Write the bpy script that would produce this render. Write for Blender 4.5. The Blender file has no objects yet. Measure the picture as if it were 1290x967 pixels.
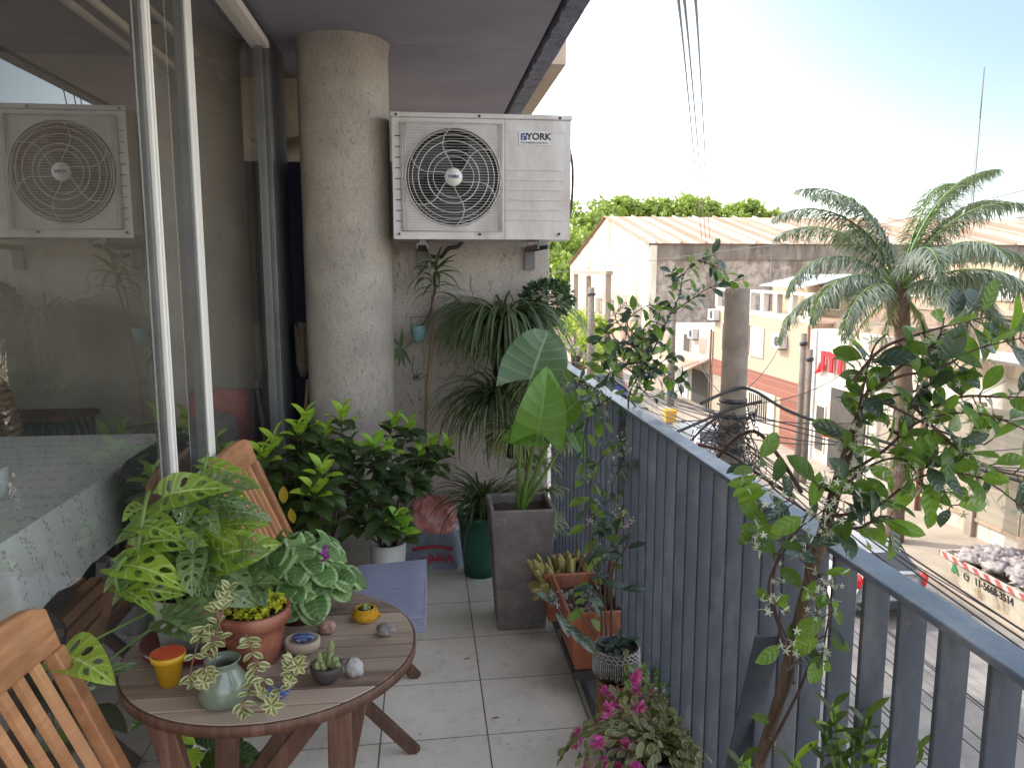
import bpy, math, random
from mathutils import Vector as V, Matrix, noise
R = random.Random(7)
C = bpy.context.scene.collection
sc = bpy.context.scene
pi = math.pi
# ------------------------------------------------------------------ camera model
F, PT, YW, EH, CX, CY = 980., math.radians(8.2), math.radians(6.4), 1.43, 645, 483.5
def AT(x, y, Y=None, X=None, Z=None):
    r = (x-CX)/F; v = (y-CY)/F
    f = math.cos(PT)-v*math.sin(PT); d = v*math.cos(PT)+math.sin(PT)
    a = (r*math.cos(YW)+f*math.sin(YW), f*math.cos(YW)-r*math.sin(YW), -d)
    t = Y/a[1] if Y is not None else X/a[0] if X is not None else (Z-EH)/a[2]
    return V((a[0]*t, a[1]*t, EH+a[2]*t))
ST = -5.8          # street level
# ------------------------------------------------------------------ materials
def nt(name):
    m = bpy.data.materials.new(name); m.use_nodes = True
    t = m.node_tree; b = t.nodes['Principled BSDF']
    return m, t, b, t.nodes, t.links
def tex(N, L, kind, scale, vec=None, **kw):
    n = N.new(kind)
    n.inputs['Scale'].default_value = scale
    for k, v in kw.items():
        if k in n.inputs: n.inputs[k].default_value = v
    if vec is not None: L.new(vec, n.inputs['Vector'])
    return n
def ramp(N, L, src, stops):
    r = N.new('ShaderNodeValToRGB'); e = r.color_ramp.elements
    while len(e) < len(stops): e.new(.5)
    for k, (p, c) in enumerate(stops):
        e[k].position = p; e[k].color = (*c, 1) if len(c) == 3 else c
    L.new(src, r.inputs[0]); return r.outputs[0]
def mix(N, L, f, a, b, mode='MIX'):
    n = N.new('ShaderNodeMix'); n.data_type = 'RGBA'; n.blend_type = mode
    for s, v in ((n.inputs[0], f), (n.inputs[6], a), (n.inputs[7], b)):
        if isinstance(v, (int, float)): s.default_value = v
        elif isinstance(v, (tuple, list)): s.default_value = (*v, 1) if len(v) == 3 else v
        else: L.new(v, s)
    return n.outputs[2]
def bump(N, L, b, h, strength, dist=.01):
    n = N.new('ShaderNodeBump'); n.inputs['Strength'].default_value = strength
    n.inputs['Distance'].default_value = dist
    L.new(h, n.inputs['Height']); L.new(n.outputs[0], b.inputs['Normal'])
def mapping(N, L, scale=(1,1,1), rot=(0,0,0), src='Object'):
    t = N.new('ShaderNodeTexCoord'); m = N.new('ShaderNodeMapping')
    m.inputs['Scale'].default_value = scale; m.inputs['Rotation'].default_value = rot
    L.new(t.outputs[src], m.inputs[0]); return m.outputs[0]
def surf(name, c1, c2=None, scale=8, rough=.7, bs=.2, bscale=60, metal=0, stain=None, stretch=(1,1,1), spec=.5, bd=.004, lo=.35, hi=.65):
    """general weathered surface: two tones by noise, optional stains, bump"""
    m, t, b, N, L = nt(name)
    c2 = c2 or tuple(x*.8 for x in c1)
    v = mapping(N, L, stretch)
    n = tex(N, L, 'ShaderNodeTexNoise', scale, v, Detail=8, Roughness=.65)
    col = ramp(N, L, n.outputs[0], [(lo, c1), (hi, c2)])
    if stain:
        v2 = mapping(N, L, stain[2] if len(stain) > 2 else (1,1,.15))
        n2 = tex(N, L, 'ShaderNodeTexNoise', stain[1], v2, Detail=6, Roughness=.7)
        f = ramp(N, L, n2.outputs[0], [(.48, (0,0,0)), (.66, (1,1,1))])
        col = mix(N, L, f, col, stain[0])
    L.new(col, b.inputs['Base Color'])
    r = ramp(N, L, n.outputs[0], [(.3, (rough*.85,)*3), (.7, (min(1, rough*1.12),)*3)])
    L.new(r, b.inputs['Roughness'])
    b.inputs['Metallic'].default_value = metal
    if name in ('rail_paint','rail_cap_skylit'):
        n3 = tex(N, L, 'ShaderNodeTexNoise', 38, mapping(N, L), Detail=5, Roughness=.75)
        col = mix(N, L, ramp(N, L, n3.outputs[0], [(.66, (0,0,0)), (.70, (.85,)*3)]), col, (.20,.12,.075)); L.new(col, b.inputs['Base Color'])
    b.inputs['Specular IOR Level'].default_value = spec
    if bs:
        nb = tex(N, L, 'ShaderNodeTexNoise', bscale, v, Detail=6, Roughness=.6)
        bump(N, L, b, nb.outputs[0], bs, bd)
    return m
def leafmat(name, dark, light, vein=(.25,.35,.12), veinamt=.5, edge=None, edgeamt=0, holes=False, rough=.38, nveins=9, trans=.3, tip=None, stripe=None, blotch=None):
    m, t, b, N, L = nt(name)
    uv = N.new('ShaderNodeUVMap'); sp = N.new('ShaderNodeSeparateXYZ'); L.new(uv.outputs[0], sp.inputs[0])
    at = N.new('ShaderNodeAttribute'); at.attribute_name = 'var'
    def mth(op, a, c=None, d=None):
        n = N.new('ShaderNodeMath'); n.operation = op
        for k, x in enumerate((a, c, d)):
            if x is None: continue
            if isinstance(x, (int, float)): n.inputs[k].default_value = x
            else: L.new(x, n.inputs[k])
        return n.outputs[0]
    u = mth('ABSOLUTE', mth('SUBTRACT', mth('MULTIPLY', sp.outputs[0], 2.), 1.))     # 0 at the midrib, 1 at the edge
    v = sp.outputs[1]
    base = mix(N, L, at.outputs['Fac'], dark, light)
    nz = tex(N, L, 'ShaderNodeTexNoise', 35, mapping(N, L), Detail=4)
    base = mix(N, L, mth('MULTIPLY', nz.outputs[0], .45), base, tuple(x*.45 for x in dark))
    if blotch:
        nb = tex(N, L, 'ShaderNodeTexNoise', blotch[1], mapping(N, L), Detail=3)
        base = mix(N, L, mth('MULTIPLY', mth('GREATER_THAN', nb.outputs[0], .55), .7), base, blotch[0])
    mid = mth('LESS_THAN', u, .045)
    sv = mth('SINE', mth('MULTIPLY', mth('SUBTRACT', v, mth('MULTIPLY', u, .22)), nveins*2*pi))
    side = mth('POWER', mth('MAXIMUM', sv, 0.), 14)
    vm = mth('MULTIPLY', mth('MAXIMUM', mid, mth('MULTIPLY', side, .6)), veinamt)
    col = mix(N, L, vm, base, vein)
    if edge:
        ne = mth('ADD', u, mth('MULTIPLY', nz.outputs[0], .3))
        col = mix(N, L, mth('MULTIPLY', mth('GREATER_THAN', ne, edgeamt+.15), .9), col, edge)
    if stripe:
        col = mix(N, L, mth('MULTIPLY', mth('LESS_THAN', u, .38), .8), col, stripe)
    if tip:
        col = mix(N, L, mth('MULTIPLY', mth('GREATER_THAN', at.outputs['Fac'], .8), .85), col, tip)
    L.new(col, b.inputs['Base Color']); b.inputs['Roughness'].default_value = rough
    bump(N, L, b, sv, .25, .002)
    tr = N.new('ShaderNodeBsdfTranslucent'); L.new(mix(N, L, .5, col, (.35,.55,.05), 'MIX'), tr.inputs[0])
    ms = N.new('ShaderNodeMixShader'); ms.inputs[0].default_value = trans
    L.new(b.outputs[0], ms.inputs[1]); L.new(tr.outputs[0], ms.inputs[2])
    out = ms.outputs[0]
    if holes:
        k = 4.5
        vv = mth('MULTIPLY', mth('SUBTRACT', v, mth('MULTIPLY', u, .18)), k)
        fr = mth('SUBTRACT', mth('FRACT', vv), .5)
        du = mth('DIVIDE', mth('SUBTRACT', u, .44), .30)
        dv = mth('DIVIDE', fr, .24)
        dd = mth('ADD', mth('MULTIPLY', du, du), mth('MULTIPLY', dv, dv))
        wob = mth('ADD', dd, mth('MULTIPLY', mth('SUBTRACT', nz.outputs[0], .5), 1.6))
        h = mth('MULTIPLY', mth('LESS_THAN', wob, .62), mth('LESS_THAN', mth('ABSOLUTE', mth('SUBTRACT', v, .47)), .37))
        tp = N.new('ShaderNodeBsdfTransparent'); m2 = N.new('ShaderNodeMixShader')
        L.new(h, m2.inputs[0]); L.new(out, m2.inputs[1]); L.new(tp.outputs[0], m2.inputs[2]); out = m2.outputs[0]
    L.new(out, N['Material Output'].inputs[0])
    return m
def wood(name, c1, c2, c3, axis=0, rough=.6):
    m, t, b, N, L = nt(name)
    s = [22, 22, 22]; s[axis] = 1.6
    v = mapping(N, L, tuple(s))
    n = tex(N, L, 'ShaderNodeTexNoise', 2.2, v, Detail=9, Roughness=.7, Distortion=.6)
    col = ramp(N, L, n.outputs[0], [(.3, c1), (.5, c2), (.72, c3)])
    n2 = tex(N, L, 'ShaderNodeTexNoise', 7, mapping(N, L), Detail=5)
    col = mix(N, L, ramp(N, L, n2.outputs[0], [(.35, (0,0,0)), (.75, (.75,)*3)]), col, tuple(x*.45 for x in c2))
    at = N.new('ShaderNodeAttribute'); at.attribute_name = 'var'
    col = mix(N, L, at.outputs['Fac'], col, tuple(x*1.25 for x in c3), 'MIX')
    L.new(col, b.inputs['Base Color']); b.inputs['Roughness'].default_value = rough
    bump(N, L, b, n.outputs[0], .35, .002); return m
M = {}
M['concrete'] = surf('rough_concrete', (.44,.40,.35), (.31,.285,.25), 3.5, .9, .8, 45, stain=((.15,.135,.12), 9, (1,1,.35)), bd=.006)
def plaster(name, c1, c2, c3, vs=30, amt=.8):                     # scratched render: vertical worm marks
    m, t, b, N, L = nt(name)
    n = tex(N, L, 'ShaderNodeTexNoise', 4.5, mapping(N, L), Detail=8, Roughness=.6)
    col = ramp(N, L, n.outputs[0], [(.3, c1), (.7, c2)])
    v = tex(N, L, 'ShaderNodeTexNoise', vs, mapping(N, L, (1.6,1.6,.45)), Detail=3, Roughness=.55, Distortion=1.2)
    f = ramp(N, L, v.outputs[0], [(.60, (0,0,0)), (.72, (amt,)*3)])
    col = mix(N, L, f, col, c3)
    fine = tex(N, L, 'ShaderNodeTexNoise', 95, mapping(N, L), Detail=6, Roughness=.75)
    col = mix(N, L, ramp(N, L, fine.outputs[0], [(.40, (.36,)*3), (.60, (0,0,0))]), col, tuple(x*.9 for x in c3))
    big = tex(N, L, 'ShaderNodeTexNoise', 1.6, mapping(N, L, (1,1,.5)), Detail=5)
    col = mix(N, L, ramp(N, L, big.outputs[0], [(.45, (0,0,0)), (.72, (.55,)*3)]), col, tuple(x*.62 for x in c2))
    L.new(col, b.inputs['Base Color']); b.inputs['Roughness'].default_value = .92
    h = N.new('ShaderNodeMath'); h.operation = 'MULTIPLY_ADD'; L.new(fine.outputs[0], h.inputs[0]); h.inputs[1].default_value = .4
    h2 = N.new('ShaderNodeMath'); h2.operation = 'MULTIPLY'; L.new(f, h2.inputs[0]); h2.inputs[1].default_value = -1.
    L.new(h2.outputs[0], h.inputs[2]); bump(N, L, b, h.outputs[0], .7, .006); return m
M['render'] = plaster('scratched_render', (.54,.48,.43), (.42,.37,.33), (.20,.175,.155), 34, .9)
M['column'] = plaster('column_render', (.48,.425,.36), (.30,.268,.235), (.21,.185,.165), 62, .7)
M['ceil'] = surf('ceiling_paint', (.29,.275,.325), (.24,.228,.275), 2, .85, .2, 40, stain=((.27,.26,.3), 2.5, (1,1,1)))
M['edge'] = surf('slab_edge', (.22,.24,.30), (.12,.13,.17), 14, .95, 1., 50, bd=.012)
M['beige'] = surf('beige_render', (.62,.50,.38), (.5,.4,.3), 5, .9, .3)
M['white'] = surf('white_paint', (.78,.77,.75), (.70,.69,.67), 4, .5, .1, stain=((.45,.40,.34), 6, (1,1,.3)), spec=.4)
M['acmetal'] = surf('ac_enamel', (.60,.57,.57), (.54,.515,.51), 3, .38, .04, 30, stain=((.42,.37,.33), 3.2, (1,1,.4)))
M['wire'] = surf('grille_wire', (.62,.61,.60), (.45,.42,.38), 12, .45, .1)
M['blackplastic'] = surf('black_plastic', (.015,.016,.02), (.03,.03,.035), 10, .45, .1)
M['void'] = surf('dark_cavity', (.012,.013,.016), (.02,.02,.024), 10, .9, 0)
M['fan'] = surf('fan_plastic', (.06,.055,.065), (.045,.042,.05), 8, .5, .1)
M['navy'] = surf('navy_panel', (.012,.016,.04), (.02,.024,.055), 5, .8, .1)
M['alu'] = surf('aluminium', (.86,.82,.75), (.74,.70,.64), 6, .4, .05, metal=.0, stretch=(1,1,.1))
M['aludark'] = surf('aluminium_dark', (.10,.10,.10), (.15,.15,.14), 6, .45, .05, metal=.3)
M['rail'] = surf('rail_paint', (.066,.077,.102), (.045,.053,.072), 5, .45, .25, 90, stain=((.105,.11,.12), 14, (1,1,.35)), bd=.002)
M['cap'] = surf('rail_cap_skylit', (.14,.165,.225), (.095,.112,.155), 9, .34, .25, 80, stain=((.22,.235,.26), 16, (1,.5,1)), bd=.002)  # rail colour made lighter for the top; bright bluish sky painted in
M['kerb'] = surf('dark_ledge', (.05,.052,.06), (.08,.08,.085), 6, .8, .4)
M['soil'] = surf('soil', (.035,.022,.014), (.09,.06,.04), 60, 1, 1, 120, bd=.02)
M['terra'] = surf('terracotta_plastic', (.24,.068,.042), (.18,.05,.032), 5, .5, .1, stain=((.38,.16,.10), 5, (1,1,.5)))
M['terrabox'] = surf('terracotta_box', (.30,.09,.045), (.21,.062,.036), 5, .55, .15, stain=((.45,.2,.12), 8, (1,1,.5)))
M['darkred'] = surf('dark_red_glaze', (.13,.02,.018), (.09,.014,.014), 5, .3, .05)
M['yellow'] = surf('yellow_plastic', (.62,.36,.02), (.55,.30,.015), 5, .35, .03)
M['orange'] = surf('orange_red_card', (.75,.10,.03), (.65,.08,.03), 5, .5, .05)
M['whitepot'] = surf('white_glaze', (.62,.62,.60), (.5,.5,.48), 5, .35, .05)
M['greypot'] = surf('grey_plastic_pot', (.25,.25,.24), (.18,.18,.17), 5, .5, .05)
M['greenpot'] = surf('green_glaze', (.012,.09,.055), (.008,.06,.04), 4, .25, .1)
M['tealpot'] = surf('teal_glaze', (.22,.42,.45), (.16,.32,.36), 8, .4, .1, stain=((.3,.3,.25), 20, (1,1,1)))
M['darkclay'] = surf('dark_clay', (.055,.045,.042), (.035,.03,.028), 8, .6, .3)
M['stonebowl'] = surf('stone_bowl', (.42,.34,.26), (.32,.25,.19), 12, .85, .5)
M['crochet'] = surf('crochet_yarn', (.65,.34,.01), (.45,.22,.005), 150, .95, 1, 260)
M['macrame'] = surf('macrame_cord', (.45,.43,.41), (.22,.21,.2), 90, .95, 1, 200)
M['wicker'] = surf('wicker', (.35,.20,.09), (.14,.07,.03), 70, .8, 1, 120, stretch=(1,1,3))
M['stonegrey'] = surf('grey_stone', (.36,.33,.32), (.14,.12,.115), 18, .75, .7, 50)
M['stonewhite'] = surf('white_stone', (.36,.345,.34), (.20,.19,.19), 14, .7, .6, 50)
M['stonered'] = surf('red_stone', (.34,.20,.16), (.15,.08,.06), 16, .7, .7, 50)
M['flatstone'] = surf('flat_brown_stone', (.34,.22,.14), (.25,.15,.09), 12, .7, .4)
def painted(name):
    m, t, b, N, L = nt(name)
    w = N.new('ShaderNodeTexWave'); w.wave_type = 'RINGS'; w.inputs['Scale'].default_value = 38; w.inputs['Distortion'].default_value = 7
    w.inputs['Detail'].default_value = 1; L.new(mapping(N, L), w.inputs['Vector'])
    c = ramp(N, L, w.outputs[0], [(.45, (.03,.05,.16)), (.62, (.05,.08,.22)), (.68, (.55,.62,.72)), (.8, (.08,.12,.3))])
    L.new(c, b.inputs['Base Color']); b.inputs['Roughness'].default_value = .3; return m
M['blueglaze'] = painted('blue_painted')
def concretepot():
    m, t, b, N, L = nt('fibre_concrete')
    n = tex(N, L, 'ShaderNodeTexNoise', 5, mapping(N, L), Detail=9, Roughness=.7)
    col = ramp(N, L, n.outputs[0], [(.3, (.24,.21,.195)), (.52, (.14,.12,.118)), (.72, (.085,.075,.08))])
    n2 = tex(N, L, 'ShaderNodeTexNoise', 8, mapping(N, L, (1,1,1.4)), Detail=5, Roughness=.8)
    col = mix(N, L, ramp(N, L, n2.outputs[0], [(.56, (0,0,0)), (.72, (.8,)*3)]), col, (.33,.29,.26))
    L.new(col, b.inputs['Base Color']); b.inputs['Roughness'].default_value = .8
    bump(N, L, b, n2.outputs[0], .35, .004); return m
M['fibre'] = concretepot()
M['vase'] = surf('green_grey_glass', (.30,.36,.28), (.24,.30,.23), 6, .12, .05, spec=.8)
M['vase'].node_tree.nodes['Principled BSDF'].inputs['Transmission Weight'].default_value = .45
M['tablewood'] = wood('weathered_slats', (.07,.042,.03), (.20,.13,.092), (.40,.31,.24), 0)
M['legwood'] = wood('table_leg_wood', (.06,.026,.017), (.12,.055,.035), (.22,.12,.08), 2)
M['chairwood'] = wood('oiled_teak', (.28,.11,.045), (.46,.21,.095), (.60,.32,.16), 1, .45)
M['trunk'] = wood('stem_bark', (.07,.045,.03), (.14,.09,.06), (.22,.16,.10), 2, .85)
M['cane'] = wood('bamboo_stick', (.28,.17,.09), (.40,.26,.14), (.50,.36,.22), 2, .6)
M['twig'] = surf('dark_twig', (.05,.025,.02), (.09,.05,.035), 30, .7, .3)
M['greenstem'] = surf('green_stem', (.14,.24,.05), (.09,.16,.03), 20, .5, .1)
M['redstem'] = surf('reddish_stem', (.20,.10,.06), (.14,.06,.04), 20, .5, .1)
# leaves
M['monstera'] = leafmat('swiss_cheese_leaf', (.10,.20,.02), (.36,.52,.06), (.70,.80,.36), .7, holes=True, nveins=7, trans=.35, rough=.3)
M['monstdark'] = leafmat('swiss_cheese_leaf_shaded', (.07,.13,.045), (.22,.30,.11), (.42,.50,.3), .5, holes=True, nveins=7, trans=.2)  # darker copy of the leaf above, shade put into its colour
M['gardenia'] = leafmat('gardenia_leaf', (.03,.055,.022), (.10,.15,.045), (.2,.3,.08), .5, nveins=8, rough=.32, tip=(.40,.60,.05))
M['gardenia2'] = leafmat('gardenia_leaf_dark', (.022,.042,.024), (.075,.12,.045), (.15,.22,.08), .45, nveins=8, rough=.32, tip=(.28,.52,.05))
M['cyclamen'] = leafmat('cyclamen_leaf', (.045,.11,.022), (.15,.27,.065), (.24,.34,.15), .3, edge=(.26,.38,.17), edgeamt=.72, nveins=5, rough=.5, trans=.2)
M['alocasia'] = leafmat('elephant_ear_leaf', (.06,.17,.02), (.16,.34,.035), (.36,.50,.15), .4, nveins=6, trans=.4, rough=.4)
M['alocasia2'] = leafmat('elephant_ear_leaf_blue', (.07,.14,.08), (.12,.20,.10), (.42,.50,.28), .42, nveins=6, trans=.2, rough=.35)
M['spider'] = leafmat('spider_plant_leaf', (.09,.14,.035), (.26,.32,.09), (.5,.52,.3), 0, stripe=(.62,.64,.40), trans=.25)
M['dracaena'] = leafmat('strap_leaf', (.022,.045,.02), (.09,.135,.05), (.1,.15,.05), 0, edge=(.34,.38,.20), edgeamt=.9, trans=.15)
M['jade'] = leafmat('jade_leaf', (.025,.06,.028), (.09,.17,.07), (.1,.2,.1), 0, trans=.08)
M['jasmine'] = leafmat('waxy_vine_leaf', (.04,.095,.025), (.26,.44,.06), (.3,.42,.1), .3, nveins=5, rough=.28, trans=.48)
M['jasminedk'] = leafmat('waxy_vine_leaf_dark', (.018,.042,.032), (.08,.12,.085), (.1,.15,.1), .2, nveins=5, rough=.25, trans=.1)
M['schlum'] = leafmat('leaf_cactus', (.05,.07,.025), (.22,.24,.09), (.42,.42,.2), .7, edge=(.42,.36,.18), edgeamt=.75, trans=.15)
M['trades'] = leafmat('cream_edged_leaf', (.14,.17,.05), (.22,.26,.07), (.5,.5,.3), .2, edge=(.60,.56,.32), edgeamt=.45, trans=.25)
M['sedum'] = leafmat('sedum_leaf', (.58,.58,.03), (.80,.76,.08), (.6,.6,.1), 0, trans=.3)
M['drybrown'] = leafmat('dry_leaf', (.20,.09,.055), (.38,.20,.14), (.4,.25,.15), .3, trans=.2)
M['yellowleaf'] = leafmat('yellow_leaf', (.50,.32,.02), (.62,.42,.04), (.6,.5,.1), .4)
M['pink'] = leafmat('magenta_petal', (.72,.02,.36), (.88,.12,.55), (.8,.3,.5), 0, trans=.4)
M['purple'] = leafmat('purple_petal', (.28,.03,.30), (.42,.08,.42), (.5,.2,.5), 0, trans=.3)
M['whitepetal'] = leafmat('white_petal', (.62,.62,.50), (.78,.78,.66), (.7,.7,.5), 0, trans=.4)
M['lilac'] = leafmat('lilac_bud', (.32,.22,.32), (.6,.5,.56), (.5,.4,.5), 0, trans=.3)
M['cactus'] = surf('cactus_skin', (.13,.19,.07), (.30,.30,.13), 120, .8, .8, 220)
M['cactusyel'] = surf('golden_cactus_skin', (.20,.20,.06), (.42,.34,.12), 110, .8, .8, 200)
M['palm'] = leafmat('palm_leaflet', (.12,.155,.13), (.27,.30,.235), (.2,.3,.1), 0, trans=.25)
M['palmdry'] = leafmat('dry_palm_leaflet', (.30,.22,.14), (.40,.32,.2), (.3,.3,.1), 0)
M['treeleaf'] = leafmat('hazy_tree_leaf', (.13,.20,.04), (.42,.50,.10), (.2,.3,.1), 0, trans=.35)  # distant crowns only; haze put in by lightening the leaf colour
M['bushleaf'] = leafmat('bright_bush_leaf', (.28,.38,.03), (.48,.56,.07), (.2,.3,.1), 0, trans=.4)

# floor tiles
def tiles():
    m, t, b, N, L = nt('cream_floor_tiles')
    tc = N.new('ShaderNodeTexCoord'); mp = N.new('ShaderNodeMapping'); L.new(tc.outputs['Object'], mp.inputs[0])
    mp.inputs['Location'].default_value = (-.1755, -.255, 0)
    sp = N.new('ShaderNodeSeparateXYZ'); L.new(mp.outputs[0], sp.inputs[0])
    def mth(op, a, c=None):
        n = N.new('ShaderNodeMath'); n.operation = op
        for k, x in enumerate((a, c)):
            if x is None: continue
            if isinstance(x, (int, float)): n.inputs[k].default_value = x
            else: L.new(x, n.inputs[k])
        return n.outputs[0]
    ys = mth('ADD', sp.outputs[1], mth('MULTIPLY', sp.outputs[0], -.03))
    def line(c, w):
        f = mth('FRACT', mth('DIVIDE', c, .3315)); d = mth('MINIMUM', f, mth('SUBTRACT', 1., f))
        return mth('LESS_THAN', d, w)
    g = mth('MAXIMUM', line(sp.outputs[0], .0068), line(ys, .0055))
    n = tex(N, L, 'ShaderNodeTexNoise', 3.5, mapping(N, L), Detail=7, Roughness=.65)
    col = ramp(N, L, n.outputs[0], [(.3, (.80,.745,.655)), (.7, (.66,.61,.53))])
    fx = mth('FLOOR', mth('DIVIDE', sp.outputs[0], .3315)); fy = mth('FLOOR', mth('DIVIDE', ys, .3315))
    w = N.new('ShaderNodeTexWhiteNoise'); cb = N.new('ShaderNodeCombineXYZ'); L.new(fx, cb.inputs[0]); L.new(fy, cb.inputs[1]); L.new(cb.outputs[0], w.inputs['Vector'])
    col = mix(N, L, mth('MULTIPLY', w.outputs[0], .25), col, (.46,.44,.40))
    n2 = tex(N, L, 'ShaderNodeTexNoise', 16, mapping(N, L), Detail=8, Roughness=.8)
    col = mix(N, L, ramp(N, L, n2.outputs[0], [(.52, (0,0,0)), (.75, (.6,)*3)]), col, (.27,.23,.18))
    col = mix(N, L, g, col, (.12,.095,.07)); L.new(col, b.inputs['Base Color'])
    L.new(ramp(N, L, n2.outputs[0], [(.3, (.28,)*3), (.7, (.5,)*3)]), b.inputs['Roughness'])
    inv = mth('SUBTRACT', 1., g); bump(N, L, b, inv, .5, .002); return m
M['tiles'] = tiles()
def glass():
    m, t, b, N, L = nt('window_glass'); N.remove(b)
    lw = N.new('ShaderNodeLayerWeight'); lw.inputs['Blend'].default_value = .5
    pw = N.new('ShaderNodeMath'); pw.operation = 'POWER'; L.new(lw.outputs['Facing'], pw.inputs[0]); pw.inputs[1].default_value = 3.2
    fr = N.new('ShaderNodeMath'); fr.operation = 'MULTIPLY_ADD'; L.new(pw.outputs[0], fr.inputs[0]); fr.inputs[1].default_value = .85; fr.inputs[2].default_value = .09
    g = N.new('ShaderNodeBsdfGlossy'); g.inputs['Roughness'].default_value = .004; g.inputs['Color'].default_value = (.9,.9,.9,1)
    tr = N.new('ShaderNodeBsdfTransparent'); tr.inputs[0].default_value = (.90,.92,.90,1)
    ms = N.new('ShaderNodeMixShader'); L.new(fr.outputs[0], ms.inputs[0]); L.new(tr.outputs[0], ms.inputs[1]); L.new(g.outputs[0], ms.inputs[2])
    # light dust film
    df = N.new('ShaderNodeBsdfDiffuse'); df.inputs[0].default_value = (.5,.5,.47,1)
    nz = tex(N, L, 'ShaderNodeTexNoise', 3, mapping(N, L, (1,1,.5)), Detail=6)
    f = ramp(N, L, nz.outputs[0], [(.3, (.004,)*3), (.8, (.035,)*3)])
    m2 = N.new('ShaderNodeMixShader'); L.new(f, m2.inputs[0]); L.new(ms.outputs[0], m2.inputs[1]); L.new(df.outputs[0], m2.inputs[2])
    L.new(m2.outputs[0], N['Material Output'].inputs[0]); return m
M['glass'] = glass()
def cushionmat():
    m, t, b, N, L = nt('blue_cushion_fabric')
    n = tex(N, L, 'ShaderNodeTexNoise', 25, mapping(N, L, (1,14,14)), Detail=8, Roughness=.8)
    c = ramp(N, L, n.outputs[0], [(.3, (.13,.135,.22)), (.7, (.30,.30,.40))]); L.new(c, b.inputs['Base Color'])
    b.inputs['Roughness'].default_value = .95; bump(N, L, b, n.outputs[0], .5, .002); return m
M['cushion'] = cushionmat()
def lace():
    m, t, b, N, L = nt('lace_tablecloth')
    v = N.new('ShaderNodeTexVoronoi'); v.inputs['Scale'].default_value = 70; L.new(mapping(N, L), v.inputs['Vector'])
    w = N.new('ShaderNodeTexWave'); w.wave_type = 'RINGS'; w.inputs['Scale'].default_value = 3.2; w.inputs['Distortion'].default_value = 1.5; L.new(mapping(N, L), w.inputs['Vector'])
    f = ramp(N, L, v.outputs[0], [(.25, (1,1,1)), (.45, (0,0,0))]); f2 = ramp(N, L, w.outputs[0], [(.5, (0,0,0)), (.7, (.6,)*3)])
    k = mix(N, L, 1., f, f2, 'MULTIPLY')
    c = mix(N, L, k, (.66,.66,.63), (.16,.16,.15)); L.new(c, b.inputs['Base Color']); b.inputs['Roughness'].default_value = .9; return m
M['lace'] = lace()
M['roomwall'] = surf('room_wall_paint', (.30,.26,.215), (.26,.225,.185), 2, .9, .05)
M['roomfloor'] = surf('room_floor', (.16,.12,.09), (.12,.09,.07), 4, .5, .05)
M['cream'] = surf('cream_paint', (.62,.55,.43), (.5,.44,.34), 3, .7, .05)
M['redfabric'] = surf('red_fabric', (.55,.02,.03), (.28,.012,.02), 14, .9, .2)
M['darkfabric'] = surf('dark_fabric', (.03,.03,.032), (.05,.05,.05), 14, .95, .2)
M['rattan'] = surf('striped_rattan', (.30,.16,.10), (.06,.04,.03), 9, .6, .4, stretch=(1,1,9))
# street side
M['asphalt'] = surf('asphalt', (.19,.18,.17), (.13,.125,.12), 1.2, .95, .5, 60, stain=((.25,.235,.21), .35, (1,1,1)))
M['pave'] = surf('pavement', (.38,.32,.25), (.29,.245,.195), 1.5, .95, .3, 30)
M['fwhite'] = surf('facade_white', (.64,.58,.50), (.52,.46,.39), .6, .9, .2, 20, stain=((.30,.235,.17), 1.3, (1,1,.2)))
M['fgrey'] = surf('facade_grey', (.34,.28,.23), (.25,.20,.16), .5, .9, .2, 20)
M['fbeige'] = surf('facade_beige', (.46,.35,.24), (.36,.27,.185), .6, .9, .2, 20, stain=((.17,.125,.085), 1.5, (1,1,.16)))
M['fstain'] = surf('stained_parapet', (.34,.26,.19), (.20,.15,.11), .8, .95, .3, 20, stain=((.10,.075,.055), 1.4, (1,1,.15)))
M['shutter'] = surf('roller_shutter', (.36,.31,.24), (.27,.235,.18), 1, .7, .3, 8, stretch=(.1,.1,12))
M['fdark'] = surf('dark_opening', (.05,.045,.04), (.08,.07,.06), 2, .8, 0)
M['fglass'] = surf('pale_blind', (.60,.62,.62), (.5,.52,.52), 2, .4, 0)
M['gable'] = surf('gable_render', (.72,.66,.54), (.58,.50,.38), .25, .9, .2, 10, stain=((.30,.20,.11), .8, (1,1,.14)))
M['whwall'] = surf('warehouse_block_wall', (.46,.38,.31), (.20,.155,.125), 2.6, .95, .5, 8, stain=((.16,.12,.09), .6, (1,1,.3)))
M['rust'] = surf('rust', (.20,.09,.05), (.12,.06,.035), 5, .9, .2)
M['whband'] = surf('warehouse_concrete_band', (.27,.22,.18), (.16,.13,.105), .4, .95, .2, 8, stain=((.10,.08,.06), .8, (1,1,.2)))
def roofmat():
    m, t, b, N, L = nt('rusty_corrugated_roof')
    w = N.new('ShaderNodeTexWave'); w.inputs['Scale'].default_value = .23; w.inputs['Distortion'].default_value = .4; w.inputs['Detail'].default_value = 2
    L.new(mapping(N, L), w.inputs['Vector'])
    c = ramp(N, L, w.outputs[0], [(.2, (.36,.23,.16)), (.5, (.42,.30,.22)), (.8, (.50,.41,.33))])
    n = tex(N, L, 'ShaderNodeTexNoise', .6, mapping(N, L, (.3,1,1)), Detail=5)
    c = mix(N, L, ramp(N, L, n.outputs[0], [(.4, (0,0,0)), (.7, (.6,)*3)]), c, (.32,.16,.10))
    L.new(c, b.inputs['Base Color']); b.inputs['Roughness'].default_value = .8; return m
M['roof'] = roofmat()
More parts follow.
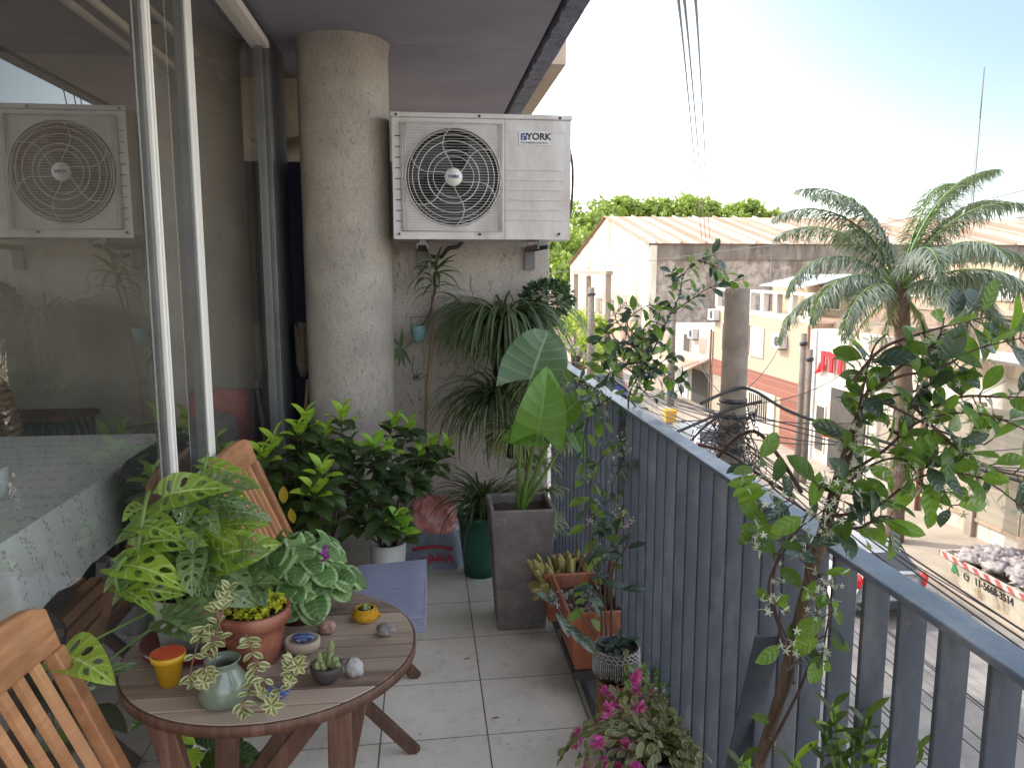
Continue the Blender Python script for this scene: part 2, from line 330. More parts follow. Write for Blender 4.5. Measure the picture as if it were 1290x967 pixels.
def bricks(name, c1, c2, mor):
    m, t, b, N, L = nt(name)
    n = N.new('ShaderNodeTexBrick'); n.inputs['Scale'].default_value = 1.6
    n.inputs['Color1'].default_value = (*c1, 1); n.inputs['Color2'].default_value = (*c2, 1); n.inputs['Mortar'].default_value = (*mor, 1)
    L.new(mapping(N, L, (1,1,1), (pi/2, 0, pi/2)), n.inputs['Vector']); L.new(n.outputs[0], b.inputs['Base Color']); b.inputs['Roughness'].default_value = .9; return m
M['brick'] = bricks('tan_brick', (.40,.24,.14), (.27,.16,.095), (.40,.31,.22))
M['redbrick'] = bricks('red_brick', (.26,.10,.07), (.20,.075,.05), (.3,.18,.13))
M['pole'] = surf('concrete_pole', (.20,.165,.135), (.14,.115,.095), 5, .9, .3, 60)
M['signred'] = surf('red_sign', (.75,.02,.035), (.65,.02,.03), 2, .4, 0)
M['cable'] = surf('cable_rubber', (.02,.02,.02), (.035,.03,.03), 20, .6, 0)
M['palewire'] = surf('pale_wire', (.16,.15,.15), (.12,.11,.11), 20, .6, 0)
M['carpaint'] = surf('silver_car_paint', (.50,.50,.52), (.46,.46,.48), 1, .25, 0, metal=.5)
M['bluepaint'] = surf('blue_car_paint', (.05,.10,.28), (.04,.08,.24), 1, .25, 0, metal=.3)
M['carglass'] = surf('car_glass', (.03,.035,.04), (.04,.045,.05), 1, .08, 0)
M['tyre'] = surf('tyre', (.02,.02,.02), (.03,.03,.03), 20, .9, .2)
M['taillight'] = surf('tail_lamp_red', (.65,.02,.02), (.5,.01,.01), 20, .2, 0)
M['skip'] = surf('skip_paint', (.56,.52,.43), (.46,.42,.34), 2.5, .7, .3, 30, stain=((.25,.17,.10), 3, (1,1,.4)))
def hazard():
    m, t, b, N, L = nt('red_white_hazard_tape')
    w = N.new('ShaderNodeTexWave'); w.inputs['Scale'].default_value = 1.3; L.new(mapping(N, L, (1,1,1), (pi/4,0,0)), w.inputs['Vector']); w.bands_direction = 'Y'
    c = ramp(N, L, w.outputs[0], [(.40, (.42,.10,.09)), (.60, (.50,.46,.42))]); L.new(c, b.inputs['Base Color']); return m
M['hazard'] = hazard()
M['rubble'] = surf('rubble', (.42,.37,.34), (.11,.10,.11), 5, .95, .6, 40)
M['ink'] = surf('black_ink', (.02,.02,.022), (.03,.03,.03), 20, .7, 0)
M['inkblue'] = surf('blue_ink', (.01,.02,.16), (.015,.03,.2), 20, .5, 0)
M['inkgreen'] = surf('green_ink', (.05,.22,.07), (.08,.28,.1), 20, .7, 0)
M['inkred'] = surf('red_ink', (.45,.02,.04), (.38,.02,.035), 20, .5, 0)
M['palelabel'] = surf('pale_label', (.62,.62,.62), (.58,.58,.58), 20, .5, 0)
M['sackblue'] = surf('woven_sack', (.20,.23,.30), (.14,.165,.22), 12, .55, .4, 60)
M['sackred'] = surf('red_plastic_bag', (.60,.13,.12), (.70,.40,.38), 14, .3, .5, 30)
M['mop'] = surf('mop_strands', (.26,.20,.15), (.10,.075,.055), 60, .95, 1, 120, stretch=(4,4,.5))
M['skin'] = surf('skin', (.45,.28,.2), (.4,.25,.18), 10, .6, 0)
M['redshirt'] = surf('red_cotton', (.55,.06,.06), (.45,.05,.05), 10, .9, 0)
M['jeans'] = surf('blue_cotton', (.08,.09,.16), (.06,.07,.13), 10, .9, 0)
# ------------------------------------------------------------------ mesh builder
class MB:
    def __init__(s): s.v=[]; s.f=[]; s.uv=[]; s.var=[]; s.sm=[]
    def add(s, vs, fs, uvs=None, var=0., smooth=False):
        o = len(s.v); s.v += [tuple(p) for p in vs]
        for f in fs:
            s.f.append([o+i for i in f]); s.var.append(var); s.sm.append(smooth)
            s.uv += [uvs[i] for i in f] if uvs else [(0,0)]*len(f)
        return s
    def box(s, a, b, var=0.):
        x0,y0,z0 = a; x1,y1,z1 = b
        return s.hexa([(x0,y0,z0),(x1,y0,z0),(x1,y1,z0),(x0,y1,z0),(x0,y0,z1),(x1,y0,z1),(x1,y1,z1),(x0,y1,z1)], var)
    def hexa(s, p, var=0.):
        return s.add(p, [(0,3,2,1),(4,5,6,7),(0,1,5,4),(1,2,6,5),(2,3,7,6),(3,0,4,7)], None, var)
    def beam(s, a, b, w, h, up=(0,0,1), var=0.):
        a=V(a); b=V(b); d=(b-a).normalized(); x=d.cross(V(up)).normalized(); y=x.cross(d)
        p=[]
        for q in (a,b):
            for i,j in ((-1,-1),(1,-1),(1,1),(-1,1)): p.append(q+x*w/2*i+y*h/2*j)
        return s.add(p, [(0,1,2,3),(7,6,5,4),(0,4,5,1),(1,5,6,2),(2,6,7,3),(3,7,4,0)], None, var)
    def tube(s, path, r, n=6, var=0., cap=True):
        path=[V(p) for p in path]; k=len(path)
        rs = r if isinstance(r,(list,tuple)) else [r]*k
        vs=[]; prev=None
        for i,p in enumerate(path):
            d=(path[min(i+1,k-1)]-path[max(i-1,0)])
            d = d.normalized() if d.length>1e-9 else V((0,0,1))
            if prev is None:
                x=d.cross(V((0,0,1)) if abs(d.z)<.9 else V((1,0,0))).normalized()
            else:
                x=prev-d*prev.dot(d); x = x.normalized() if x.length>1e-6 else d.orthogonal().normalized()
            prev=x; y=d.cross(x)
            for j in range(n): a=2*pi*j/n; vs.append(p+(x*math.cos(a)+y*math.sin(a))*rs[i])
        fs=[(i*n+j,i*n+(j+1)%n,(i+1)*n+(j+1)%n,(i+1)*n+j) for i in range(k-1) for j in range(n)]
        if cap: fs += [tuple(range(n-1,-1,-1)), tuple((k-1)*n+j for j in range(n))]
        return s.add(vs, fs, None, var, True)
    def lathe(s, c, prof, n=32, smooth=True, sx=1, sy=1, rot=0, sq=None, var=0.):
        c=V(c); vs=[]
        for r,z in prof:
            for j in range(n):
                a=2*pi*j/n+rot; vs.append((c.x+math.cos(a)*r*sx, c.y+math.sin(a)*r*sy, c.z+z))
        k=len(prof)
        fs=[(i*n+j,i*n+(j+1)%n,(i+1)*n+(j+1)%n,(i+1)*n+j) for i in range(k-1) for j in range(n)]
        return s.add(vs, fs, None, var, smooth)
    def disc(s, c, r, n=32, bumpy=0.):
        c=V(c); rings=5; vs=[(c.x,c.y,c.z+bumpy*.5)]
        for i in range(1,rings+1):
            for j in range(n):
                a=2*pi*j/n; vs.append((c.x+math.cos(a)*r*i/rings, c.y+math.sin(a)*r*i/rings, c.z+R.uniform(-bumpy,bumpy)))
        fs=[(0,1+j,1+(j+1)%n) for j in range(n)]
        for i in range(rings-1):
            for j in range(n): fs.append((1+i*n+j,1+(i+1)*n+j,1+(i+1)*n+(j+1)%n,1+i*n+(j+1)%n))
        return s.add(vs, fs, None, 0, True)
    def rock(s, c, r, seed=0, n=22, rough=.15, sharp=1.8):
        c=V(c); vs=[]; k=n
        for i in range(k+1):
            th=pi*i/k
            for j in range(2*k):
                ph=pi*j/k; d=V((math.sin(th)*math.cos(ph), math.sin(th)*math.sin(ph), math.cos(th)))
                q=1+rough*noise.noise(d*sharp+V((seed*7.3,seed,0)))*1.6+rough*.3*noise.noise(d*6+V((seed,3,1)))
                vs.append((c.x+d.x*r[0]*q, c.y+d.y*r[1]*q, c.z+d.z*r[2]*q))
        m=2*k
        fs=[(i*m+j,(i+1)*m+j,(i+1)*m+(j+1)%m,i*m+(j+1)%m) for i in range(k) for j in range(m)]
        return s.add(vs, fs, None, 0, True)
    def leaf(s, b, d, n, Ln, W, shape='ell', droop=.6, fold=.25, rows=6, var=None, wave=0., lobe=0., twist=0., half=2, curl=0.):
        b=V(b); d=V(d).normalized(); n=V(n)
        x=d.cross(n)
        if x.length<1e-4: x=d.orthogonal()
        x.normalize(); n=x.cross(d).normalized()
        if twist:
            q=Matrix.Rotation(twist,3,d); x=q@x; n=q@n
        var = R.random() if var is None else var
        vs=[]; uv=[]; p=b.copy(); cols=2*half+1; ph=R.random()*6
        for i in range(rows+1):
            t=i/rows
            if shape=='ell': w=math.sin(pi*min(1,max(.02,t*.97+.02)))**.75
            elif shape=='ovate': w=math.sin(pi*(.03+.97*t)**.62)**.9
            elif shape=='obov': w=math.sin(pi*(.03+.95*t)**1.5)**.8
            elif shape=='lance': w=math.sin(pi*(.12+.86*t)**.8)
            elif shape=='strap': w=min(1,.55+t*2)*(1-t**3)**.8
            elif shape=='heart': w=(1-t**1.9)**.75*(.93+.07*math.sin(t*5))
            elif shape=='rheart': w=(1-t**3.4)**.5*(.90+.10*math.sin(t*4.5))
            elif shape=='round': w=math.sqrt(max(.0,1-(2*t-1)**2))*.98+.02
            else: w=1
            if i==rows: w=max(w*.3,.015)
            fo=fold
            for j in range(-half,half+1):
                u=j/half
                q=p+x*(u*w*W/2*math.cos(fo))+n*(abs(u)*w*W/2*math.sin(fo)) - d*(lobe*Ln*abs(u)**1.3*(1-t)**2.2)
                q=q+n*(wave*W*math.sin(t*9+ph+u*2)*abs(u)) - n*(curl*W*u*u)
                vs.append(q); uv.append((u/2+.5,t))
            st=Ln/rows; p=p+d*st
            ro=Matrix.Rotation(-droop/rows,3,x); d=(ro@d).normalized(); n=(ro@n).normalized()
        fs=[(i*cols+j,i*cols+j+1,(i+1)*cols+j+1,(i+1)*cols+j) for i in range(rows) for j in range(cols-1)]
        s.add(vs, fs, uv, var, True); return p
    def build(s, name, mat, parent=None, label=None):
        o0 = V(parent['_o']) if parent is not None else V((0,0,0))
        me=bpy.data.meshes.new(name); me.from_pydata([tuple(V(v)-o0) for v in s.v], [], s.f)
        l=me.uv_layers.new(name='UVMap'); l.data.foreach_set('uv', [c for p in s.uv for c in p])
        a=me.attributes.new('var','FLOAT','FACE'); a.data.foreach_set('value', s.var)
        me.polygons.foreach_set('use_smooth', s.sm)
        me.materials.append(M[mat] if isinstance(mat,str) else mat); me.update()
        o=bpy.data.objects.new(name, me); C.objects.link(o)
        if parent is not None: o.parent=parent; o['_o']=parent['_o']
        if label: o['label']=label
        return o
def thing(name, label, cat, loc, group=None):
    o=bpy.data.objects.new(name,None); C.objects.link(o); o.location=loc; o['_o']=tuple(loc); o.empty_display_size=.1
    o['label']=label; o['category']=cat
    if group: o['group']=group
    return o
def tag(o, label, cat, group=None, kind=None):
    o['label']=label; o['category']=cat
    if group: o['group']=group
    if kind: o['kind']=kind
    return o
def struct(name, mb, mat):
    o=mb.build(name, mat); o['kind']='structure'; return o
def stuff(name, mb, mat, label, cat):
    o=mb.build(name, mat); return tag(o,label,cat,None,'stuff')
def copytree(o, parent=None):
    c=o.copy(); C.objects.link(c)
    if parent is not None: c.parent=parent
    for ch in list(o.children): copytree(ch, c)
    return c
def bevel(o, w, seg=2):
    m=o.modifiers.new('bevel','BEVEL'); m.width=w; m.segments=seg; m.limit_method='ANGLE'; return o
def text(name, body, parent, mat, loc, size, rot, extrude=.001, shear=0, align='CENTER', bold=0, sx=1.):
    cu=bpy.data.curves.new(name,'FONT'); cu.body=body; cu.size=size; cu.extrude=extrude; cu.align_x=align; cu.align_y='CENTER'; cu.offset=bold
    t=bpy.data.objects.new(name+'_tmp',cu); C.objects.link(t)
    bpy.context.view_layer.update()
    me=bpy.data.meshes.new_from_object(t.evaluated_get(bpy.context.evaluated_depsgraph_get()))
    bpy.data.objects.remove(t); me.name=name
    me.transform(Matrix.Diagonal((sx,1,1,1)))
    me.materials.clear(); me.materials.append(M[mat])
    o=bpy.data.objects.new(name,me); C.objects.link(o); o.parent=parent
    o.location=V(loc)-V(parent['_o']); o.rotation_euler=rot; o['_o']=parent['_o']; return o
def lerp(a,b,t): return V(a)*(1-t)+V(b)*t
def spline(pts, n=6):
    pts=[V(p) for p in pts]; out=[]
    for i in range(len(pts)-1):
        p0=pts[max(i-1,0)]; p1=pts[i]; p2=pts[i+1]; p3=pts[min(i+2,len(pts)-1)]
        for k in range(n):
            t=k/n; out.append(.5*((2*p1)+(p2-p0)*t+(2*p0-5*p1+4*p2-p3)*t*t+(3*p1-p0-3*p2+p3)*t**3))
    out.append(pts[-1]); return out
def rdir(up=0.): 
    v=V((R.gauss(0,1),R.gauss(0,1),R.gauss(0,1)+up)); return v.normalized()
#PART2
# =================================================================== BALCONY SHELL
struct('balcony_floor', MB().box((-.66,-1.2,-.3),(.66,6,0)), 'tiles')
struct('balcony_ceiling', MB().box((-.66,-1.2,2.43),(.525,3.685,2.7)).box((-.66,3.697,2.432),(.525,9,2.7)).box((-.66,3.6,2.445),(.525,3.75,2.7)), 'ceil')
o=struct('balcony_ceiling_edge', MB().box((.525,-1.2,2.455),(.56,9,2.7)), 'void')
def roughedge():
    m=MB(); n=520; prof=[]
    vs=[]; 
    for i in range(n+1):
        y=-1.2+10.2*i/n
        q=noise.noise(V((y*9,0,1)))*.010+noise.noise(V((y*40,4,1)))*.006
        q2=noise.noise(V((y*6,9,1)))*.006+noise.noise(V((y*30,7,1)))*.004
        vs += [(.545+q,y,2.46),(.552+q,y,2.425),(.632+q2*.4,y,2.428),(.636+q2,y,2.75)]
    fs=[(i*4+j,i*4+j+1,i*4+j+5,i*4+j+4) for i in range(n) for j in range(3)]
    return m.add(vs,fs)
struct('balcony_ceiling_lip', roughedge(), 'edge')
# the rest of our own apartment house, above, below and beside the balcony
b=thing('apartment_house','rendered apartment house that carries this balcony and its glazed room','house',(-5,0,ST))
MB().box((-5.2,-1.3,2.75),(.60,16,7.7)).box((-5.2,4.9,2.70),(-1.2,16,2.75)).build('upper_storeys','fbeige',b)
MB().box((-5.2,-1.3,ST),(.60,16,-.31)).build('lower_storeys','fbeige',b)
MB().box((.0,4.2,2.5),(.755,9,2.78)).build('neighbour_balcony_slab','beige',b)
MB().box((-5.2,4.9,-.3),(-.66,9,2.69)).build('neighbour_front_wall','beige',b)
MB().box((-.9,4.35,0),(-.40,4.75,2.43)).box((-.62,4.2,2.1),(-.46,4.35,2.14)).build('neighbour_pillar','beige',b)
# room behind the glass
struct('room_floor', MB().box((-4.6,-1.2,-.1),(-.70,4.8,.0)), 'roomfloor')
struct('room_wall', MB().box((-4.7,-1.3,0),(-4.6,4.8,.25)).box((-4.7,-1.3,2.3),(-4.6,4.8,2.5)).box((-4.7,3.6,.25),(-4.6,4.8,2.3)).box((-4.7,1.9,.25),(-4.6,3.7,2.3)).box((-4.6,4.0,0),(-.74,4.1,2.43)).box((-4.6,-1.3,0),(-.7,-1.2,2.5)), 'roomwall')  # unseen side wall; gap added to let sky light in, part closed to dim it
struct('room_ceiling', MB().box((-4.6,-1.2,2.43),(-.66,4.8,2.5)), 'roomwall')
# column
t=thing('concrete_column','round rough rendered concrete column beside the air conditioner','column',(-.345,3.70,0))
m=MB(); prof=[(.2,0),(.2,.6),(.2,1.2),(.2,1.8),(.2,2.38),(.206,2.41),(.210,2.435)]
m.lathe((-.345,3.70,0),[(r,z) for r,z in prof],64); m.build('shaft','column',t)
# divider wall
t=thing('divider_wall','tall rendered divider wall at the end of the balcony under the air conditioner','wall',(.25,3.95,0))
m=MB().box((-.34,3.9,0),(.626,4.03,1.955)); bevel(m.build('panel','render',t),.006)
tag(MB().box((-.665,3.93,0),(-.42,3.97,1.95)).build('door_panel','navy'),'dark navy blue panel closing the gap behind the round column','panel')
# ledge under the rail
o=MB().box((.522,-1.2,.0),(.680,3.898,.055)).build('floor_ledge','kerb'); tag(bevel(o,.004),'low dark ledge along the foot of the railing','ledge')
# ------------------------------------------------------------------ railing
t=thing('balcony_railing','grey blue painted steel railing with flat vertical bars along the balcony','railing',(.635,1.5,0))
m=MB().box((.624,-1.0,.993),(.674,3.88,1.004)); bevel(m.build('cap_rail','cap',t),.003)
MB().box((.634,-1.0,.075),(.660,3.88,.083)).build('bottom_rail','rail',t)
y=AT(1181,780,X=.627).y-.085*9-.004; k=0
while y<3.86:
    w=.040; a=R.uniform(-.0015,.0015)
    m=MB().box((.629,y-.0045+a,.083),(.629+w,y+.0045+a,.992)); bevel(m.build('flat_bar','rail',t),.0012,1); y+=.085; k+=1
m=MB().beam(AT(968,800,X=.620),(.620,1.52,.06),.006,.05,(1,0,0)); m.build('stay_bar','rail',t)
# ------------------------------------------------------------------ sliding window
GX=-.66
t=thing('sliding_window','aluminium framed sliding glass doors between balcony and room','window',(GX,2.0,0))
def frame(y0,y1,x0,x1,z0,z1,mat,name='stile'): 
    bevel(MB().box((GX+x0,y0,z0),(GX+x1,y1,z1)).build(name,mat,t),.003)
frame(2.375,2.432,.0,.014,.045,2.36,'alu'); frame(2.36,2.374,-.02,.008,.045,2.36,'aludark')
frame(2.425,2.45,-.025,.004,.045,2.36,'aludark')
frame(2.045,2.062,-.03,-.004,.045,2.36,'aludark'); frame(2.064,2.076,-.03,.006,.045,2.36,'alu')
frame(2.080,2.088,-.02,-.002,.045,2.36,'aludark'); frame(2.092,2.102,-.03,.004,.045,2.36,'alu')
frame(3.50,3.545,-.03,.004,.045,2.36,'aludark'); frame(3.548,3.60,-.05,.02,.0,2.40,'aludark','jamb')
frame(-1.19,3.546,-.05,.026,2.362,2.395,'alu','head_rail'); frame(-1.19,3.546,-.05,.02,.003,.043,'alu','sill_rail')
for a,b_,x in ((-1.19,2.06,-.012),(2.062,2.376,-.016),(2.428,3.50,-.010)):
    MB().add([(GX+x,a,.044),(GX+x,b_,.044),(GX+x,b_,2.361),(GX+x,a,2.361)],[(0,1,2,3)]).build('pane','glass',t)
MB().box((-.74,3.602,0),(-.64,3.925,2.43)).box((-.76,-1.19,2.397),(-.645,3.60,2.43)).build('surround','kerb',t)
# ------------------------------------------------------------------ interior
t=thing('dining_table','dining table with a lace edged cloth seen through the glass','table',(-1.7,2.6,0))
MB().box((-2.4,2.0,.72),(-1.07,3.27,.765)).build('table_top','legwood',t)
for x,y in ((-2.33,2.08),(-1.14,2.08),(-2.33,3.2),(-1.14,3.2)): MB().box((x-.03,y-.03,0),(x+.03,y+.03,.72)).build('leg','legwood',t)
m=MB(); n=60
ring=[(-2.43,1.97),(-1.045,1.97),(-1.045,3.30),(-2.43,3.30)]
m.add([(x,y,.769) for x,y in ring],[(0,1,2,3)])
vs=[];seg=[]
for a,b_ in zip(ring,ring[1:]+ring[:1]):
    for i in range(24): seg.append((a[0]+(b_[0]-a[0])*i/24,a[1]+(b_[1]-a[1])*i/24))
for k,(z,o_) in enumerate(((.769,0),(.72,.012),(.64,.02),(.55,.022))):
    for i,(x,y) in enumerate(seg):
        w=1+(.35*math.sin(i*1.1)*k/3); cx,cy=-1.74,2.63
        vs.append((x+(1 if x>cx else -1)*o_*w*(abs(x-cx)>.6), y+(1 if y>cy else -1)*o_*w*(abs(y-cy)>.5), z-(.012*abs(math.sin(i*.9)) if k==3 else 0)))
L_=len(seg)
m.add(vs,[(k*L_+i,k*L_+(i+1)%L_,(k+1)*L_+(i+1)%L_,(k+1)*L_+i) for k in range(3) for i in range(L_)],None,0,True)
tag(m.build('tablecloth','lace'),'white lace tablecloth hanging over the dining table indoors','tablecloth')
p=AT(0,575,X=-1.3); 
t=thing('table_pot','white pot standing on the lace cloth indoors','pot',(-1.27,2.35,.770))
MB().lathe((-1.27,2.35,.770),[(0,0),(.035,0),(.05,.04),(.058,.1),(.054,.1),(.045,.08),(0,.08)],24).build('body','whitepot',t)
# striped rattan chairs
t=thing('rattan_chair','round backed striped rattan chair behind the dining table','chair',(-2.0,3.5,0))
m=MB()
for k in range(13):
    z=.55+k*.033; rr=.27-.0006*(k-4)**2
    m.tube([(-2.0+rr*math.cos(a),3.45+rr*.8*math.sin(a),z) for a in [pi*i/14 for i in range(-1,16)]],.013,6)
m.build('backrest','rattan',t); MB().lathe((-2.0,3.4,.42),[(0,0),(.27,0),(.28,.03),(.26,.06),(0,.06)],28).build('seat','darkfabric',t)
for a in (.8,2.3,3.9,5.5): MB().tube([(-2.0+.2*math.cos(a),3.4+.2*math.sin(a),.42),(-2.0+.26*math.cos(a),3.4+.26*math.sin(a),0)],.012,8).build('leg','blackplastic',t)
t=thing('red_armchair','red upholstered armchair indoors near the far window stile','armchair',(-1.15,3.72,0))
o=MB().box((-1.12,3.5,.2),(-.84,3.92,.44)).build('seat','redfabric',t); bevel(o,.04,3)
o=MB().hexa([(-1.12,3.72,.44),(-.84,3.72,.44),(-.84,3.86,.44),(-1.12,3.86,.44),(-1.12,3.80,.88),(-.84,3.80,.86),(-.84,3.92,.86),(-1.12,3.92,.88)]).build('backrest','redfabric',t); bevel(o,.03,3)
for x in (-1.20,-.86): bevel(MB().box((x,3.45,0),(x+.08,3.88,.62)).build('armrest','darkfabric',t),.02,3)
t=thing('dark_sofa','dark high sided sofa indoors right behind the glass and the leafy plants','sofa',(-1.0,2.9,0))
bevel(MB().box((-.98,2.52,.06),(-.80,3.42,.84)).build('backrest','darkfabric',t),.05,4); bevel(MB().box((-1.5,2.56,.06),(-.985,3.38,.42)).build('seat','darkfabric',t),.04,3)
t=thing('sideboard','low dark sideboard along the far room wall','sideboard',(-2.6,3.8,0))
bevel(MB().box((-3.4,3.78,.06),(-1.62,3.985,.74)).build('cabinet','darkfabric',t),.01); MB().box((-3.42,3.76,.74),(-1.6,3.99,.765)).build('top','legwood',t)
t=thing('cream_planter','cream box planter with wiry grass on the sideboard indoors','planter',(-2.3,3.75,.77))
MB().hexa([(-2.5,3.79,.77),(-2.1,3.79,.77),(-2.1,3.95,.77),(-2.5,3.95,.77),(-2.53,3.77,.98),(-2.07,3.77,.98),(-2.07,3.97,.98),(-2.53,3.97,.98)]).build('box','cream',t)
m=MB()
for k in range(70): m.leaf((-2.3+R.uniform(-.18,.18),3.86,.97),(R.uniform(-.8,.8),R.uniform(-.5,.3),1),(0,0,1),R.uniform(.2,.4),.006,'strap',R.uniform(1,2.2),0,6,half=1)
m.build('grass','dracaena',t)
t=thing('curtain_rails','pair of cream curtain rails under the room ceiling','curtain rail',(-1,2.5,2.3))
for x,z in ((-.93,2.33),(-.98,2.24),(-1.1,2.27)): MB().tube([(x,1.2,z),(x,3.98,z)],.014,10).build('rail','cream',t)
t=thing('radiator','flat dark wall panel inside at the foot of the far room wall','panel',(-.95,3.95,.5)); MB().box((-.98,3.93,.3),(-.80,3.995,.85)).build('panel','darkfabric',t)
# ------------------------------------------------------------------ air conditioner
AX0,AX1,AZ0,AZ1,AY=-.128,.654,1.572,2.108,3.5
t=thing('air_conditioner','white wall hung air conditioner outdoor unit with round fan grille','air conditioner',(.26,3.65,AZ0))
m=MB(); cz=(AZ0+AZ1)/2-.002; cx=.135; rf=.212
# front panel with a round opening
n=64; vs=[(AX0,AY,AZ0),(.36,AY,AZ0),(.36,AY,AZ1-.022),(AX0,AY,AZ1-.022)]
out=[]
x0,x1,z0,z1=AX0,.36,AZ0,AZ1-.022
circ=[(cx+rf*math.cos(2*pi*i/n),cz+rf*math.sin(2*pi*i/n)) for i in range(n)]
outer=[]
for x,z in circ:
    dx,dz=x-cx,z-cz
    s=min([( (x1-cx)/dx if dx>1e-9 else 1e9),((x0-cx)/dx if dx<-1e-9 else 1e9),((z1-cz)/dz if dz>1e-9 else 1e9),((z0-cz)/dz if dz<-1e-9 else 1e9)])
    outer.append((cx+dx*s,cz+dz*s))
vs=[(x,AY,z) for x,z in circ]+[(x,AY,z) for x,z in outer]
m.add(vs,[(i,(i+1)%n,n+(i+1)%n,n+i) for i in range(n)])
for (ax,az) in ((x0,z0),(x1,z0),(x1,z1),(x0,z1)):   # fill the four corners
    near=sorted(range(n),key=lambda i:(outer[i][0]-ax)**2+(outer[i][1]-az)**2)[:4]
    a=[i for i in near if abs(outer[i][0]-ax)<1e-4]; b2=[i for i in near if abs(outer[i][1]-az)<1e-4]
    if a and b2: m.add([(outer[a[0]][0],AY,outer[a[0]][1]),(ax,AY,az),(outer[b2[0]][0],AY,outer[b2[0]][1])],[(0,1,2)])
m.lathe((0,0,0),[(0,0)],3)
ring=[(cx+rf*math.cos(2*pi*i/n),AY,cz+rf*math.sin(2*pi*i/n)) for i in range(n)]+[(cx+rf*.97*math.cos(2*pi*i/n),AY+.05,cz+rf*.97*math.sin(2*pi*i/n)) for i in range(n)]
m.add(ring,[(i,(i+1)%n,n+(i+1)%n,n+i) for i in range(n)],None,0,True)
m.box((.362,AY,AZ0),(AX1,AY+.28,AZ1-.022)).box((AX0,AY+.1,AZ0),(.36,AY+.28,AZ1-.022)).box((AX0,AY+.001,AZ0),(AX0+.012,AY+.1,AZ1-.022)).box((AX0,AY+.002,AZ0),(.36,AY+.1,AZ0+.012)).box((.35,AY+.002,AZ0+.014),(.361,AY+.1,AZ1-.024))
m.build('casing','acmetal',t)
bevel(MB().box((AX0-.006,AY-.008,AZ1-.021),(AX1+.006,AY+.29,AZ1)).build('lid','acmetal',t),.004)
MB().box((AX0+.02,AY+.092,AZ0+.02),(.35,AY+.098,AZ1-.03)).build('cavity','void',t)
m=MB()
for k in range(3):
    a0=2*pi*k/3-1.9; vs=[]
    for i in range(7):
        r=.045+.15*i/6
        for j in range(5): 
            a=a0+(j/4-.5)*(1.15+.4*i/6)+.25*i/6; vs.append((cx+r*math.cos(a),AY+.065-.03*(j/4-.5),cz+r*math.sin(a)))
    m.add(vs,[(i*5+j,i*5+j+1,(i+1)*5+j+1,(i+1)*5+j) for i in range(6) for j in range(4)],None,0,True)
m.build('fan_blades','fan',t)
m=MB()
for r in (.038,.088,.112,.152,.178,.196,.207): m.tube([(cx+r*math.cos(2*pi*i/48),AY-.014,cz+r*math.sin(2*pi*i/48)) for i in range(49)],.0018 if r not in(.207,.112,.152) else .0024,5)
for k in range(6):
    a=2*pi*k/6+.52; m.tube([(cx+(.03+.18*i/6)*math.cos(a+.35*math.sin(i*.5)),AY-.013,cz+(.03+.18*i/6)*math.sin(a+.35*math.sin(i*.5))) for i in range(7)],.002,5)
k=0
gx0,gx1,gz0,gz1=cx-.226,cx+.216,cz-.230,cz+.228
z=gz0+.012
while z<gz1-.006: m.tube([(gx0,AY-.010,z),(gx1,AY-.010,z)],.00085,4); z+=.0115
m.tube([(gx0,AY-.006,gz0),(gx1,AY-.006,gz0),(gx1,AY-.006,gz1),(gx0,AY-.006,gz1),(gx0,AY-.006,gz0)],.0035,6)
for x in (gx0+.02,gx0+.006,gx1-.016,gx1-.008): m.tube([(x,AY-.011,gz0),(x,AY-.011,gz1)],.0017,4)
m.build('grille','wire',t)
o=MB(); vs=[(cx,AY-.026,cz)]+[(cx+.034*math.cos(2*pi*i/32),AY-.022,cz+.034*math.sin(2*pi*i/32)) for i in range(32)]+[(cx+.038*math.cos(2*pi*i/32),AY-.010,cz+.038*math.sin(2*pi*i/32)) for i in range(32)]
o.add(vs,[(0,1+i,1+(i+1)%32) for i in range(32)]+[(1+i,33+i,33+(i+1)%32,1+(i+1)%32) for i in range(32)],None,0,True); hub=o.build('hub_cap','white',t)
text('hub_lettering','YORK',hub,'inkblue',(cx,AY-.0275,cz),.018,(pi/2,0,0),.0006,bold=.0006)
m=MB()
for k in range(6): z=AZ0+.085+k*.043; m.box((.365,AY-.0035,z),(.622,AY-.001,z+.0045))
m.box((.37,AY-.002,AZ1-.075),(.63,AY-.0008,AZ1-.072))
m.build('panel_grooves','wire',t)
m=MB()
for k in range(9): z=AZ0+.075+k*.045; m.box((AX0+.012,AY-.0025,z),(AX0+.042,AY-.001,z+.004))
m.build('side_slots','blackplastic',t)
m=MB()
for x,z in ((AX0+.025,AZ0+.022),(.25,AZ0+.022),(AX1-.05,AZ0+.025),(AX0+.02,AZ1-.012),(.25,AZ1-.012),(AX1-.05,AZ1-.013)): m.tube([(x,AY-.0125,z),(x,AY+.001,z)],.0055,8)
m.build('screws','blackplastic',t)
lb=MB().box((.422,AY-.003,AZ1-.128),(.560,AY-.001,AZ1-.070)).build('badge','palelabel',t)
text('badge_lettering','YORK',lb,'ink',(.510,AY-.004,AZ1-.093),.040,(pi/2,0,0),.0006,bold=.0012)
MB().box((.432,AY-.0045,AZ1-.107),(.457,AY-.003,AZ1-.080)).build('badge_emblem','inkblue',lb)
MB().box((.438,AY-.0055,AZ1-.092),(.444,AY-.0045,AZ1-.087)).box((.447,AY-.0055,AZ1-.092),(.452,AY-.0045,AZ1-.084)).box((.438,AY-.0055,AZ1-.103),(.4445,AY-.0045,AZ1-.096)).build('emblem_squares','palelabel',lb)
text('badge_small_line','BY JOHNSON CONTROLS',lb,'ink',(.492,AY-.004,AZ1-.119),.0105,(pi/2,0,0),.0004)
